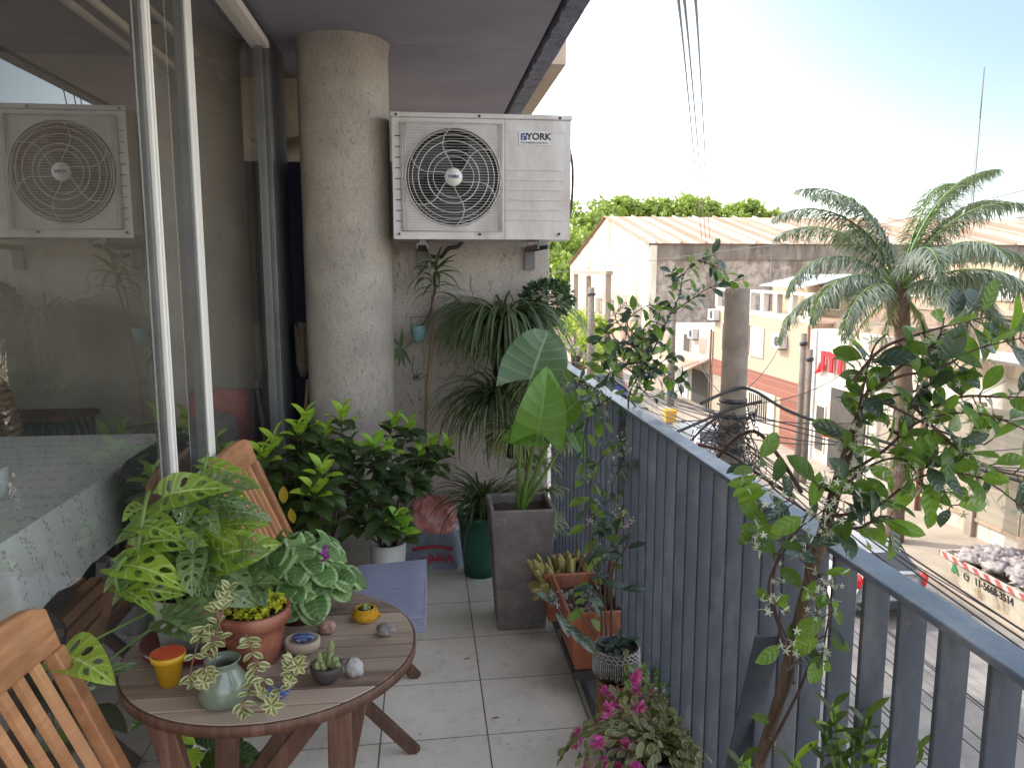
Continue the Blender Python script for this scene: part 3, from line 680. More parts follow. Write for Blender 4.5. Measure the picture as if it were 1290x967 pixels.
for x in (-.03,.50):
    m=MB().box((x,3.44,1.545),(x+.05,3.90,1.552)).box((x,3.44,1.53),(x+.006,3.90,1.545)).box((x+.044,3.44,1.53),(x+.05,3.90,1.545)).box((x,3.88,1.44),(x+.05,3.898,1.53))
    m.box((x+.012,3.50,1.552),(x+.04,3.53,1.57))
    m.build('bracket','aludark',t)
MB().tube(spline([(.662,3.6,2.0),(.678,3.58,1.9),(.680,3.6,1.75),(.668,3.62,1.66),(.672,3.7,1.6)]),.006,8).build('pipe','blackplastic',t)
MB().tube(spline([(.3,3.85,2.0),(.2,3.86,1.6),(.12,3.84,1.54),(.08,3.85,1.50),(.02,3.86,1.51)]),.010,8).build('drain_hose','blackplastic',t)
# mop
t=thing('upturned_mop','old string mop propped head up in the gap left of the column','mop',AT(383,560,Y=3.8))
MB().tube([AT(376,640,Y=3.7),AT(388,478,Y=3.72)],.009,8).build('handle','cane',t)
m=MB(); pc=AT(381,440,Y=3.72)
for k in range(70):
    a=R.random()*6.28; r=R.uniform(.005,.028); b0=pc+V((r*math.cos(a)*.3,r*math.sin(a)*.3,-.13)); 
    m.tube([b0,pc+V((r*math.cos(a),r*math.sin(a),-.05+R.uniform(-.03,.03))),pc+V((r*1.2*math.cos(a),r*1.2*math.sin(a),R.uniform(.03,.13)))],.004,4)
m.build('mop_head','mop',t)
# =================================================================== FURNITURE
TZ=.68; TC=V((-.316,1.537,0)); TR=.283
t=thing('round_slatted_table','small round weathered wooden slatted folding table crowded with plants','table',(TC.x,TC.y,0))
m=MB(); nsl=11; wd=2*TR/nsl
for k in range(nsl):
    y0=-TR+k*wd+.0018; y1=y0+wd-.0052
    pts=[]
    def cl(y,s): return s*math.sqrt(max(0,(TR)**2-y*y))
    nn=6; yy=[y0+(y1-y0)*i/nn for i in range(nn+1)]
    poly=[(cl(y,-1),y) for y in yy]+[(cl(y,1),y) for y in reversed(yy)]
    q=len(poly); va=R.random()*.8
    top=TZ-R.uniform(0,.0012)
    vs=[(TC.x+x,TC.y+y,top) for x,y in poly]+[(TC.x+x,TC.y+y,TZ-.018) for x,y in poly]
    m.add(vs,[tuple(reversed(range(q))),tuple(q+i for i in range(q))]+[(i,(i+1)%q,q+(i+1)%q,q+i) for i in range(q)],None,va)
o=m.build('slat_top','tablewood',t)
m=MB(); m.lathe((TC.x,TC.y,TZ),[(TR-.012,-.024),(TR+.004,-.0235),(TR+.005,-.004),(TR+.0012,-.0022),(TR+.0008,-.020),(TR-.012,-.020)],96); m.build('rim','legwood',t)
MB().box((TC.x-.19,TC.y-.17,TZ-.045),(TC.x+.19,TC.y-.14,TZ-.019)).box((TC.x-.19,TC.y+.14,TZ-.045),(TC.x+.19,TC.y+.17,TZ-.019)).build('batten','legwood',t)
for a,b_ in (((-.475,1.335,.655),(-.33,1.335,0)),((-.165,1.345,.655),(-.175,1.345,0)),((-.385,1.44,.655),(-.42,1.44,0)),((-.125,1.68,.655),(-.26,1.68,0)),((-.50,1.68,.655),(-.38,1.68,0))):
    bevel(MB().beam(a,b_,.042,.024,(0,1,0)).build('leg','legwood',t),.003)
for a,b_ in (((-.19,1.375,.645),(-.47,1.375,.28)),((-.19,1.64,.60),(-.45,1.64,.25))):
    bevel(MB().beam(a,b_,.034,.020,(0,1,0)).build('brace','legwood',t),.003)
def chair(lbl):
    """folding slatted chair, faces +X; origin = middle of the back legs on the ground"""
    t=thing('folding_chair',lbl,'chair',(0,0,0),'slatted wooden folding chairs')
    w=.22
    # top board (curved a little)
    m=MB(); vs=[]; n=12
    for i in range(n+1):
        y=-w-.015+(2*w+.03)*i/n; bow=.018*(1-(y/w)**2); e=.018*max(0,abs(i/n-.5)*2-.8)*5
        for dx,dz in ((-.011,.885-e),(.011,.888-e),(.032,.80),(.010,.797)): vs.append((-.055-bow+dx,y,dz))
    m.add(vs,[(i*4+j,i*4+(j+1)%4,(i+1)*4+(j+1)%4,(i+1)*4+j) for i in range(n) for j in range(4)]+[(3,2,1,0),(n*4,n*4+1,n*4+2,n*4+3)])
    bevel(m.build('top_board','chairwood',t),.005,3)
    for s in (-1,1):
        bevel(MB().beam((-.030,s*w,.80),(.13,s*w,.40),.024,.034,(0,1,0)).build('back_post','chairwood',t),.003)
        bevel(MB().beam((.135,s*(w-.001),.40),(.50,s*w,.0),.036,.024,(0,1,0)).build('front_leg','legwood',t),.003)
        bevel(MB().beam((.46,s*(w-.03),.42),(.06,s*(w-.03),.0),.036,.024,(0,1,0)).build('rear_leg','legwood',t),.003)
    m=MB()
    for k in range(9):
        y=-w+.045+k*(2*w-.09)/8; bow=.016*(1-(y/w)**2)
        m.beam((-.036-bow,y,.80),(.115-bow*.4,y,.44),.010,.020,(0,1,0),R.random()*.5)
    m.build('back_slats','chairwood',t)
    m=MB().beam((.115,-w,.445),(.115,w,.445),.03,.022); bevel(m.build('lower_rail','chairwood',t),.003)
    m=MB()
    for k in range(7): x=.13+k*.052; m.box((x,-w,.405),(x+.038,w,.422),R.random()*.5)
    m.build('seat','chairwood',t); return t
c1=chair('slatted wooden folding chair at the near left corner, cut by the photo edge')
c1.location=(-.600,1.09,-.0); c1.rotation_euler.z=0
c2=copytree(c1); c2['label']='slatted wooden folding chair behind the leafy table plants with the blue cushion on it'
c2.location=(-.545,2.40,-.0)
CA=AT(452,713,Z=.47); CB=AT(536,705,Z=.47); CC=AT(535,776,Z=.47); CD=CA+(CC-CB)*1.0
o=MB(); n=10; vs=[]
for i in range(n+1):
    for j in range(n+1):
        q_=lerp(lerp(CD,CC,i/n),lerp(CA,CB,i/n),j/n); x,y=q_.x,q_.y; vs.append((x,y,.462+.018*min(1,4*min(i/n,1-i/n,j/n,1-j/n)+.55)+.003*noise.noise(V((x*9,y*9,0)))))
o.add(vs,[(i*(n+1)+j,(i+1)*(n+1)+j,(i+1)*(n+1)+j+1,i*(n+1)+j+1) for i in range(n) for j in range(n)],None,0,True)
o.hexa([(p_.x,p_.y,z_) for z_ in (.424,.4705) for p_ in (CD,CC,CB,CA)])
PIP=[(p_.x,p_.y) for p_ in (CD,CC,CB,CA,CD)]
for z_ in (.428,.469): o.tube([(x,y,z_) for x,y in PIP],.0042,6)
tag(bevel(o.build('seat_cushion','cushion'),.008,3),'square blue lilac cushion lying on the rear folding chair','cushion')
# =================================================================== POTS AND PLANTS
def pot(t, c, r0, r1, h, mat, rim=.0, rimh=.0, soil=.85, soilmat='soil', name='pot', n=40):
    pr=[(0,0),(r0,0),(r0+(r1-r0)*.5,h*.5)]
    if rim: pr += [(r0+(r1-r0)*(1-rimh/h),h-rimh),(r1+rim,h-rimh+.001),(r1+rim,h-.001),(r1+rim-.002,h)]
    else: pr += [(r1,h-.002),(r1-.001,h)]
    pr += [(r1-.004,h),(r1-.006,h*soil-.005)]
    MB().lathe(c,pr,n).build(name,mat,t)
    MB().disc(V(c)+V((0,0,h*soil)),r1-.005,20,.003).build('soil',soilmat,t)
# --- Swiss cheese plant
c=V((-.478,1.53,TZ))
t=thing('swiss_cheese_plant','big bright green plant with holes in its leaves, grey pot on a dark red saucer','potted plant',c)
MB().lathe(c,[(0,0),(.070,0),(.088,.012),(.092,.028),(.088,.028),(.07,.010),(0,.010)],40).build('saucer','darkred',t)
pot(t,c+V((0,0,.012)),.052,.066,.115,'greypot')
lf=MB(); ld=MB(); st=MB()
# placed leaves: (base px, tip px, depth, width, dark?) 
mon=[((205,625),(275,617),1.5,.065,0),((262,617),(318,614),1.55,.055,1),((258,585),(322,606),1.58,.030,0),((167,662),(230,668),1.46,.07,0),((172,690),(240,672),1.44,.075,0),
 ((150,712),(226,722),1.42,.065,0),((165,737),(214,755),1.41,.05,0),((150,742),(200,756),1.40,.04,0),((270,665),(318,655),1.56,.05,0),((272,700),(330,690),1.47,.08,0),((245,690),(305,700),1.5,.075,0),
 ((228,770),(278,800),1.36,.07,1),((206,780),(268,806),1.35,.055,1),((80,825),(140,842),1.33,.075,0),((235,720),(255,790),1.47,.06,1),((255,730),(310,752),1.45,.075,1),((290,745),(345,732),1.50,.06,1),
 ((215,640),(260,650),1.55,.05,1),((180,640),(160,648),1.5,.035,0),((235,650),(280,668),1.5,.05,0),((300,690),(328,700),1.46,.05,1),((225,700),(230,745),1.47,.06,1),((310,720),(330,760),1.5,.06,1),((250,610),(305,632),1.6,.06,0),
 ((95,862),(140,850),1.36,.045,1),((270,640),(312,650),1.62,.055,1),((215,665),(262,690),1.52,.05,1),((262,680),(300,668),1.46,.045,0),((200,712),(240,735),1.46,.05,0),((285,710),(300,760),1.52,.06,1)]
for (bx,by),(tx,ty),Y,W,dk in mon:
    b0=AT(bx,by,Y=Y+.02); tp=AT(tx,ty,Y=Y-.045); d=tp-b0; Ln=max(d.length*1.12,.06)
    nn=V((R.uniform(-.2,.3),-.75+R.uniform(-.3,.3),.75)); dd=(d.normalized()+nn.normalized()*.32)
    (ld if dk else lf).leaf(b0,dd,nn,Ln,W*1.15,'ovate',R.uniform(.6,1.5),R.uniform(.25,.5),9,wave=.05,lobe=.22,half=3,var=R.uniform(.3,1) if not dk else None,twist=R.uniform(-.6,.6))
    s0=c+V((R.uniform(-.02,.02),R.uniform(-.02,.02),.11)); mid=(s0+b0)/2+V((R.uniform(-.02,.0),0,.04))
    if bx<150 and by>780: mid=(s0+b0)/2+V((0,0,.0))
    st.tube(spline([s0,mid,b0],5),.0022,6)
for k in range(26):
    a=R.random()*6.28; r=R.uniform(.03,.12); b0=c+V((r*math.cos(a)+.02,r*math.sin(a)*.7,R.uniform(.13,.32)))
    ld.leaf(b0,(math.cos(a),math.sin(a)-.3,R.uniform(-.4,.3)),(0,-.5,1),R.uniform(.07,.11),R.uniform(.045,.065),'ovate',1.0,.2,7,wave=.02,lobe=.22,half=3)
    st.tube(spline([c+V((0,0,.11)),(c+b0)/2+V((0,0,.1)),b0],4),.002,5)
st.tube(spline([AT(172,750,Y=1.42),AT(150,745,Y=1.41),AT(147,720,Y=1.41),AT(160,700,Y=1.41)],6),.004,8)
st.tube(spline([AT(172,750,Y=1.42),AT(174,700,Y=1.43),AT(182,640,Y=1.46),AT(188,618,Y=1.5)],6),.0035,8)
st.tube(spline([AT(238,650,Y=1.55),AT(255,600,Y=1.58),AT(262,570,Y=1.6)],6),.003,8)
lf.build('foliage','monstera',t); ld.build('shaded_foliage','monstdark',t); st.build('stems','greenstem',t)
# --- yellow pot
c=AT(214,860,Z=TZ)
t=thing('yellow_pot','small yellow plastic pot with a bright orange red top on the table','pot',c)
pr=[(0,0),(.018,0),(.0265,.047),(.030,.048),(.031,.060),(.029,.060),(.027,.056)]
MB().lathe(c,pr,32).build('body','yellow',t); MB().disc(c+V((0,0,.0605)),.029,24,.001).build('lid','orange',t)
# --- terracotta pot with sedum
c=AT(322,830,Z=TZ)
t=thing('terracotta_pot','large reddish brown pot of lime yellow stonecrop in the middle of the table','potted plant',c)
pot(t,c,.045,.066,.108,'terra',.004,.026,.90)
m=MB(); md=MB()
for k in range(120):
    a=R.random()*6.28; r=.056*R.random()**.5; b0=c+V((r*math.cos(a)+.004,r*math.sin(a),.106+R.uniform(0,.018)-r*.10))
    for j in range(9): 
        q=rdir(.6); m.leaf(b0,q,rdir(1),.0085,.0055,'round',.4,.3,3,half=1)
for k in range(6):
    b0=c+V((-.052+R.uniform(-.01,.014),-.02+R.uniform(-.03,.02),.104)); md.leaf(b0,(-.5,-.6,.8),(.4,-.6,.5),.040,.022,'ovate',1.6,.5,6,wave=.08)
m.build('stonecrop','sedum',t); md.build('dry_leaves','drybrown',t)
# --- cyclamen
c=AT(377,780,Z=TZ)
t=thing('round_leaved_plant','full plant of round scalloped silvery green leaves in a dark red pot','potted plant',c)
pot(t,c,.034,.050,.075,'darkred',.002,.012)
m=MB(); st=MB(); pu=MB()
for k in range(120):
    a=R.random()*6.28; th=math.acos(1-R.random()*1.12); rr=R.uniform(.085,.128)
    q=V((math.sin(th)*math.cos(a)*1.08+.04,math.sin(th)*math.sin(a)*.9,math.cos(th)*.9))
    b0=c+V((.0,0,.07))+q*rr
    d=V((q.x+R.uniform(-.25,.25),q.y+R.uniform(-.25,.25)-.15,-.35+R.uniform(-.35,.2)))
    s=R.uniform(.040,.064)
    m.leaf(b0-d.normalized()*s*.45,d,q*.8+V((0,-.35,.45)),s*.85,s*1.08,'rheart',.75,.10,7,lobe=.34,half=4,wave=.035,curl=.10)
    st.tube(spline([c+V((R.uniform(-.01,.01),R.uniform(-.01,.01),.06)),c+q*rr*.5+V((0,0,.07)),b0-d.normalized()*s*.4],3),.0014,5)
m.build('foliage','cyclamen',t); st.build('stalks','redstem',t)
for (px,py) in ((413,697),(407,692),(410,704)):
    p=AT(px,py,Y=1.53)
    for j in range(7): pu.leaf(p,rdir(),rdir(),.012,.010,'round',.5,.2,3,half=1)
pu.build('flower','purple',t)
# --- vase with trailing plant
c=AT(283,882,Z=TZ)
t=thing('glass_vase','grey green glass vase holding a cream edged trailing plant at the table edge','vase',c)
MB().lathe(c,[(0,0),(.034,0),(.042,.006),(.044,.022),(.038,.045),(.026,.062),(.024,.070),(.031,.078),(.029,.079),(.022,.070),(.024,.060),(.036,.045),(.041,.022),(.036,.008),(0,.006)],40).build('body','vase',t)
m=MB(); st=MB()
p_=[[(285,812,1.30),(270,800,1.28),(262,830,1.26),(252,860,1.26)],[(285,812,1.30),(272,770,1.30),(285,752,1.30),(290,738,1.30)],[(285,812,1.30),(310,800,1.28),(322,850,1.27),(305,890,1.26),(330,896,1.25),(350,885,1.25)],
    [(290,812,1.31),(315,805,1.29),(330,850,1.27),(352,868,1.27),(375,858,1.28)],[(280,812,1.30),(262,790,1.27),(252,800,1.26),(240,850,1.26),(250,868,1.26)],[(270,842,1.27),(275,800,1.28),(266,815,1.26),(284,760,1.28)],[(375,858,1.28),(365,840,1.28),(372,830,1.28)],[(350,885,1.25),(345,875,1.25)]]
for q in p_:
    P=spline([AT(a,b_,Y=y) for a,b_,y in q],6); st.tube(P,.0013,5)
    for k in range(1,len(P)-1):
        if R.random()<.30:
            for s in (1,-1):
                d=(P[k+1]-P[k]).normalized()*.5+V((s*R.uniform(.4,1),R.uniform(-.8,.1),R.uniform(-.1,.7)))
                m.leaf(P[k],d,V((0,-.6,.8)),R.uniform(.017,.026),R.uniform(.009,.012),'ell',.5,.25,4,half=2)
for (px,py,Y,s) in ((342,888,1.245,.026),(376,838,1.275,.022),(365,856,1.27,.016),(257,857,1.25,.020),(283,752,1.29,.017),(266,848,1.26,.02),(330,872,1.27,.014)):
    for j in range(6):
        a=j*pi/3+R.uniform(-.2,.2); m.leaf(AT(px,py,Y=Y),(math.cos(a),-.25,math.sin(a)),(0,-1,.3),s*R.uniform(.7,1),.011,'ell',.4,.2,4)
m.build('trailing_leaves','trades',t); st.build('trailing_stems','redstem',t)
# --- stones, bowls
def stone(name,lbl,px,py,r,mat,seed,rot=0,cat='stone'):
    c=AT(px,py,Z=TZ)+V((0,r[1]*.6,r[2]*.92)); return tag(MB().rock(c,r,seed).build(name,mat),lbl,cat)
stone('painted_stone','flat dark blue painted stone at the front edge beside the vase',343,882,(.028,.019,.009),'blueglaze',3)
stone('white_stone','smooth whitish stone right behind the cactus bowl',446,855,(.017,.015,.020),'stonewhite',5)
stone('red_stone','reddish stone between the crocheted pot and the stone bowl',411,800,(.019,.014,.015),'stonered',8)
stone('grey_stone','angular grey stone near the right rim of the table',486,802,(.019,.013,.0145),'stonegrey',12)
stone('flat_stone','flat brown stone in front of the stone bowl',373,843,(.026,.018,.006),'flatstone',15)
c=AT(380,823,Z=TZ)+V((0,.012,0))
t=thing('stone_bowl','pale carved stone bowl holding a blue and white painted pebble','bowl',c)
MB().lathe(c,[(0,0),(.022,0),(.033,.010),(.034,.024),(.030,.027),(.025,.022),(0,.019)],32,sx=1.05).build('body','stonebowl',t)
tag(MB().rock(c+V((.002,0,.029)),(.021,.013,.008),21).build('painted_pebble','blueglaze'),'blue and white painted pebble lying in the pale stone bowl','pebble')
def cactusbody(m,a,b_,r,ribs=8):
    a=V(a);b_=V(b_); n=ribs*2; k=8; vs=[]; d=(b_-a); x=d.normalized().orthogonal().normalized(); y=d.normalized().cross(x)
    for i in range(k+1):
        t_=i/k; rr=r*(1-max(0,(t_-.7)/.3)**2)**.5 if t_<1 else r*.05; rr*=(.85+.15*math.sin(t_*9+a.x*99))
        for j in range(n):
            q=rr*(1 if j%2 else .80); an=2*pi*j/n; vs.append(a+d*t_+(x*math.cos(an)+y*math.sin(an))*q)
    m.add(vs,[(i*n+j,i*n+(j+1)%n,(i+1)*n+(j+1)%n,(i+1)*n+j) for i in range(k) for j in range(n)],None,0,True)
def spines(m,a,b_,r,n,l=.004):
    a=V(a);b_=V(b_); d=b_-a; x=d.normalized().orthogonal().normalized(); y=d.normalized().cross(x)
    for k in range(n):
        t_=R.random(); an=R.random()*6.28; o=(x*math.cos(an)+y*math.sin(an)); p=a+d*t_+o*r*.95
        q=p+(o+rdir()*.6).normalized()*l; s=o.cross(d).normalized()*.0003; m.add([p-s,p+s,q],[(0,1,2)])
# cactus bowl
c=AT(411,862,Z=TZ)+V((0,.012,0))
t=thing('cactus_bowl','small dark clay bowl with stubby columnar cacti','cactus',c)
MB().lathe(c,[(0,.004),(.012,.004),(.014,0),(.018,.004),(.028,.020),(.031,.034),(.029,.036),(.027,.031)],36).build('bowl','darkclay',t)
MB().disc(c+V((0,0,.030)),.028,20,.002).build('soil','soil',t)
m=MB(); sp=MB()
for a,b_,r in (((.006,0,.03),(.010,0,.082),.0075),((.012,-.004,.03),(.019,-.005,.052),.0075),((-.009,-.002,.03),(-.013,-.004,.062),.0075),((-.014,-.012,.03),(-.016,-.014,.046),.007),((-.002,.006,.03),(-.003,.008,.056),.006),((-.004,-.012,.03),(-.006,-.014,.044),.006),((.017,-.010,.03),(.024,-.014,.044),.006)):
    cactusbody(m,c+V(a),c+V(b_),r); spines(sp,c+V(a),c+V(b_),r,90)
m.build('stems','cactus',t); sp.build('spines','whitepetal',t)
# crocheted pot
c=AT(460,783,Z=TZ)+V((0,.01,0))
t=thing('crocheted_cactus_pot','tiny cactus in a yellow crocheted duck shaped pot','cactus',c)
m=MB()
for k in range(9):
    th=k/8; r=.020+.007*math.sin(pi*th)**.8; z=.003+.024*th
    m.tube([(c.x+r*math.cos(a),c.y+r*math.sin(a),c.z+z) for a in [2*pi*i/32 for i in range(33)]],.0022,5)
m.tube([c+V((.024,-.004,.010)),c+V((.034,-.005,.014)),c+V((.033,-.005,.008))],[.006,.003,.001],6)
m.build('crochet_cover','crochet',t); m=MB(); cactusbody(m,c+V((0,0,.02)),c+V((-.001,0,.038)),.008); cactusbody(m,c+V((.007,0,.02)),c+V((.008,0,.032)),.005); sp=MB(); spines(sp,c+V((0,0,.02)),c+V((-.001,0,.038)),.008,80)
m.build('cactus','cactus',t); sp.build('spines','whitepetal',t); MB().disc(c+V((0,0,.024)),.018,16,.001).build('soil','soil',t)
# --- gardenias
def rosette(m, p, s, up, n=9, tipcol=True, ws=.46):
    for k in range(n):
        a=k*2.4+R.random()*.5; out=.35+.9*k/n
        d=V(up)*(1.15-out)+V((math.cos(a),math.sin(a),.15))*out*.9
        m.leaf(p-V(up)*.01*k,d,V(up)+V((0,0,.4)),s*R.uniform(.75,1.1)*(.65+.4*k/n),s*ws*(.7+.3*k/n),'ell',R.uniform(.5,1.0),.28,6,var=R.uniform(.82,1) if (tipcol and k<6) else R.uniform(0,.7),half=2,wave=.025)
def shrub(lbl,c,potspec,tips,mats,root,sz=.085):
    t=thing('gardenia_shrub',lbl,'shrub',c)
    pot(t,c,*potspec)
    lf=MB(); st=MB()
    for (px,py,Y,br) in tips:
        p=AT(px,py,Y=Y); r0=V(root)+V((R.uniform(-.03,.03),R.uniform(-.03,.03),0)); mid=lerp(r0,p,.5)+V((R.uniform(-.04,.04),R.uniform(-.04,.04),.02))
        S=spline([r0,mid,p],6); st.tube(S,[.005-.003*i/(len(S)-1) for i in range(len(S))],6)
        up=((p-mid).normalized()+V((0,-.2,.6))).normalized(); rosette(lf,p,sz,up,11 if br else 8,br)
        for k in range(7,len(S)-1,2):
            for j in range(2):
                a=R.random()*6.28; lf.leaf(S[k],V((math.cos(a),math.sin(a)-.2,R.uniform(-.3,.4))),(0,-.3,1),sz*R.uniform(.8,1.1),sz*.45,'ell',.9,.25,6,var=R.uniform(0,.6),wave=.02)
    lf.build('foliage',mats,t); st.build('branches','twig',t); return t
c=V((-.42,2.98,0))
t=shrub('left gardenia shrub with lime green tips and a yellowing leaf behind the folding chair',c,(.09,.12,.26,'darkclay'),
  [(385,525,3.0,1),(345,555,2.9,1),(410,545,3.0,1),(430,520,3.05,1),(375,540,2.95,1),(330,570,2.85,1),(405,590,2.8,1),(395,615,2.75,1),(440,560,3.05,0),(350,600,2.95,0),(360,640,2.9,0),(395,650,2.85,0),(430,610,3.0,0),(330,620,2.95,0),(410,560,2.95,0),(372,600,2.9,0)],'gardenia',(-.42,2.98,.24),.115)
m=MB(); m.leaf(AT(357,612,Y=2.7),(0,-.2,-1),(0,-1,.1),.062,.034,'ell',.3,.2,6); m.leaf(AT(366,640,Y=2.7),(.2,-.2,-1),(0,-1,.1),.055,.028,'ell',.3,.2,6); m.leaf(AT(355,650,Y=2.75),(-.4,-.2,-1),(0,-1,.1),.05,.025,'ell',.3,.2,6); m.build('yellowing_leaf','yellowleaf',t)
c=V((-.165,3.12,0))
t=shrub('right gardenia shrub in a tall white pot against the wall',c,(.055,.075,.33,'whitepot'),
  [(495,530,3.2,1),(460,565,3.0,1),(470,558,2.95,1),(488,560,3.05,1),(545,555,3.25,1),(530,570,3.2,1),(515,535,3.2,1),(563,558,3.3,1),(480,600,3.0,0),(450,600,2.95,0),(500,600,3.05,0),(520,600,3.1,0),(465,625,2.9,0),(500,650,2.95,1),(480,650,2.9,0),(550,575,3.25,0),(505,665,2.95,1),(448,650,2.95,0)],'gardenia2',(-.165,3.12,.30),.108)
# --- sack
c=V((.01,3.72,0)); t=thing('fertiliser_sack','grey blue woven sack with a pink plastic bag bunched on top, leaning on the wall','sack',c)
m=MB(); vs=[]; n=36; K=14
for i in range(K+1):
    z=i/K; 
    for j in range(n):
        a=2*pi*j/n; ca,sa=math.cos(a),math.sin(a); sq=(abs(ca)**3.2+abs(sa)**3.2)**(-1/3.2)
        rx=.165*(1-.28*z**1.6)*sq; ry=.105*(1-.3*z)*sq
        w=noise.noise(V((ca*2.2,sa*2.2,z*3)))*.028
        vs.append((c.x-.02*z+ca*(rx+w)+.02*z,c.y+sa*(ry+w)+.03*z,c.z+.225*z+(.012*noise.noise(V((ca*3,sa*3,5))) if i else 0)))
m.add(vs,[(i*n+j,i*n+(j+1)%n,(i+1)*n+(j+1)%n,(i+1)*n+j) for i in range(K) for j in range(n)]+[tuple(K*n+j for j in range(n))],None,0,True); sk=m.build('sack_body','sackblue',t)
m=MB(); vs=[]; K=16
for i in range(K+1):
    z=i/K
    for j in range(n):
        a=2*pi*j/n; ca,sa=math.cos(a),math.sin(a); r=.098*(1-z**2.4)**.5+.004 if z<1 else .004
        w=noise.noise(V((ca*3.5,sa*3.5,z*3.5)))*.038+abs(noise.noise(V((ca*8,sa*8,z*9))))*.018
        vs.append((c.x+.012+ca*(r*1.15+w),c.y-.02+sa*(r*.8+w)+.03,c.z+.17+.165*z+noise.noise(V((ca*4,sa*4,z*2)))*.015))
m.add(vs,[(i*n+j,i*n+(j+1)%n,(i+1)*n+(j+1)%n,(i+1)*n+j) for i in range(K) for j in range(n)],None,0,True); m.build('bunched_bag','sackred',t)
text('sack_lettering','Verde',sk,'inkred',(.045,3.598,.066),.062,(pi/2-.1,pi,.12),.002,bold=.002)
m=MB(); S=[(.0+.19*(k/10-.5)+.02,3.604+.05*(k/10-.5)**2,.108+.016*math.sin(k/10*pi)) for k in range(11)]
m.tube(S,.007,6); m.build('printed_band','inkred',t)
# --- tall fibre concrete planter
c=V((.372,3.04,0))
t=thing('tall_concrete_planter','tall tapered grey concrete planter with an elephant ear plant','planter',c)
def sqring(c,w,z,x=0,y=0): return [(c.x-w+x,c.y-w+y,z),(c.x+w+x,c.y-w+y,z),(c.x+w+x,c.y+w+y,z),(c.x-w+x,c.y+w+y,z)]
m=MB(); rings=[sqring(c,.095,0),sqring(c,.130,.508),sqring(c,.112,.508),sqring(c,.108,.46)]
vs=sum(rings,[]); m.add(vs,[(i*4+j,i*4+(j+1)%4,(i+1)*4+(j+1)%4,(i+1)*4+j) for i in range(3) for j in range(4)]+[(3,2,1,0)])
bevel(m.build('pot','fibre',t),.006,3); 
g=MB(); q=8
vs=[(c.x-.108+.216*i/q,c.y-.108+.216*j/q,.470+R.uniform(-.006,.006)) for i in range(q+1) for j in range(q+1)]
g.add(vs,[(i*(q+1)+j,(i+1)*(q+1)+j,(i+1)*(q+1)+j+1,i*(q+1)+j+1) for i in range(q) for j in range(q)],None,0,True); g.build('soil','soil',t)
st=MB(); S0=c+V((-.005,-.01,.47))
def petiole(a,b_,mid,r0=.011,r1=.004): 
    S=spline([a,mid,b_],8); st.tube(S,[r0+(r1-r0)*i/(len(S)-1) for i in range(len(S))],10)
big=MB(); big2=MB()
b0=AT(668,478,Y=2.98); petiole(S0,b0,AT(655,560,Y=3.0)); 
big2.leaf(b0,AT(694,400,Y=3.04)-b0,(-.20,-.9,.35),.225,.262,'rheart',.45,.12,16,lobe=.30,half=6,wave=.024,var=.5,twist=0)
b0=AT(677,545,Y=2.88); petiole(S0+V((.01,0,0)),b0,AT(668,580,Y=2.95)); 
big.leaf(b0,AT(696,450,Y=2.90)-b0,(.15,-.9,.4),.262,.225,'heart',.45,.24,16,lobe=.22,half=6,wave=.026,var=.85)
b0=AT(676,545,Y=2.93); big.leaf(b0,AT(630,552,Y=2.90)-b0,(.1,-.8,.5),.14,.13,'heart',.3,.25,9,lobe=.2,half=4,wave=.02,var=.6)
b0=AT(712,520,Y=3.0); petiole(S0+V((.01,0,0)),b0,AT(690,560,Y=3.0),.010); big.leaf(b0,AT(732,500,Y=3.0)-b0,(.3,-.6,.6),.14,.12,'heart',.6,.3,9,lobe=.3,half=4,wave=.02,var=.3)
b0=AT(720,545,Y=3.05); big.leaf(b0,(.5,-.4,-.9),(.3,-.8,.6),.12,.09,'heart',.3,.3,9,lobe=.2,half=4,var=.2)
petiole(S0+V((.015,0,0)),AT(718,545,Y=3.05),AT(690,590,Y=3.0),.009)
big.build('leaves','alocasia',t); big2.build('large_leaf','alocasia2',t); st.build('petioles','greenstem',t)
# --- green pot with arching straps, mass of spider plants
def fountain(m,c,n,l,w,spread=1.,up=1.,droop=(1.6,3.),dirs=None,rows=9):
    for k in range(n):
        a=R.random()*6.28; sp=R.uniform(.2,1)*spread
        d=V((math.cos(a)*sp,math.sin(a)*sp,up*R.uniform(.5,1.2)))
        if dirs: d+=V(dirs)
        m.leaf(V(c)+V((R.gauss(0,.012),R.gauss(0,.012),0)),d,V((0,0,1)),l*R.uniform(.6,1.15),w*R.uniform(.7,1.15),'strap',R.uniform(*droop),.25,rows,half=1)
c=V((.245,3.56,0))
t=thing('green_glazed_pot','dark green glazed pot with arching strap leaves behind the concrete planter','potted plant',c)
pot(t,c,.075,.105,.30,'greenpot',.004,.02)
m=MB(); fountain(m,c+V((.02,0,.30)),170,.36,.013,.8,1.1,(1.3,2.6)); m.build('foliage','dracaena',t)
c=V((.40,3.74,.93))
t=thing('wall_hung_strap_plant','big hanging plant with a curtain of long narrow dark leaves on the divider wall','hanging plant',c)
MB().lathe(c,[(0,0),(.07,0),(.10,.13),(.104,.14),(.095,.14)],28).build('pot','blackplastic',t); MB().disc(c+V((0,0,.12)),.092,16,.003).build('soil','soil',t)
MB().beam(c+V((0,.05,.1)),c+V((0,.16,.1)),.02,.01).build('hook','blackplastic',t)
m=MB()
fountain(m,c+V((-.02,-.01,.14)),380,.58,.015,.36,1.,(2.4,3.1),(-.03,-.10,0),10); fountain(m,c+V((0,-.03,.12)),90,.42,.012,.8,.7,(1.4,2.4),(-.10,-.3,0)); fountain(m,c+V((-.05,-.02,-.15)),220,.46,.014,.42,.4,(2.1,2.8),(-.05,-.15,0)); m.build('foliage','dracaena',t)
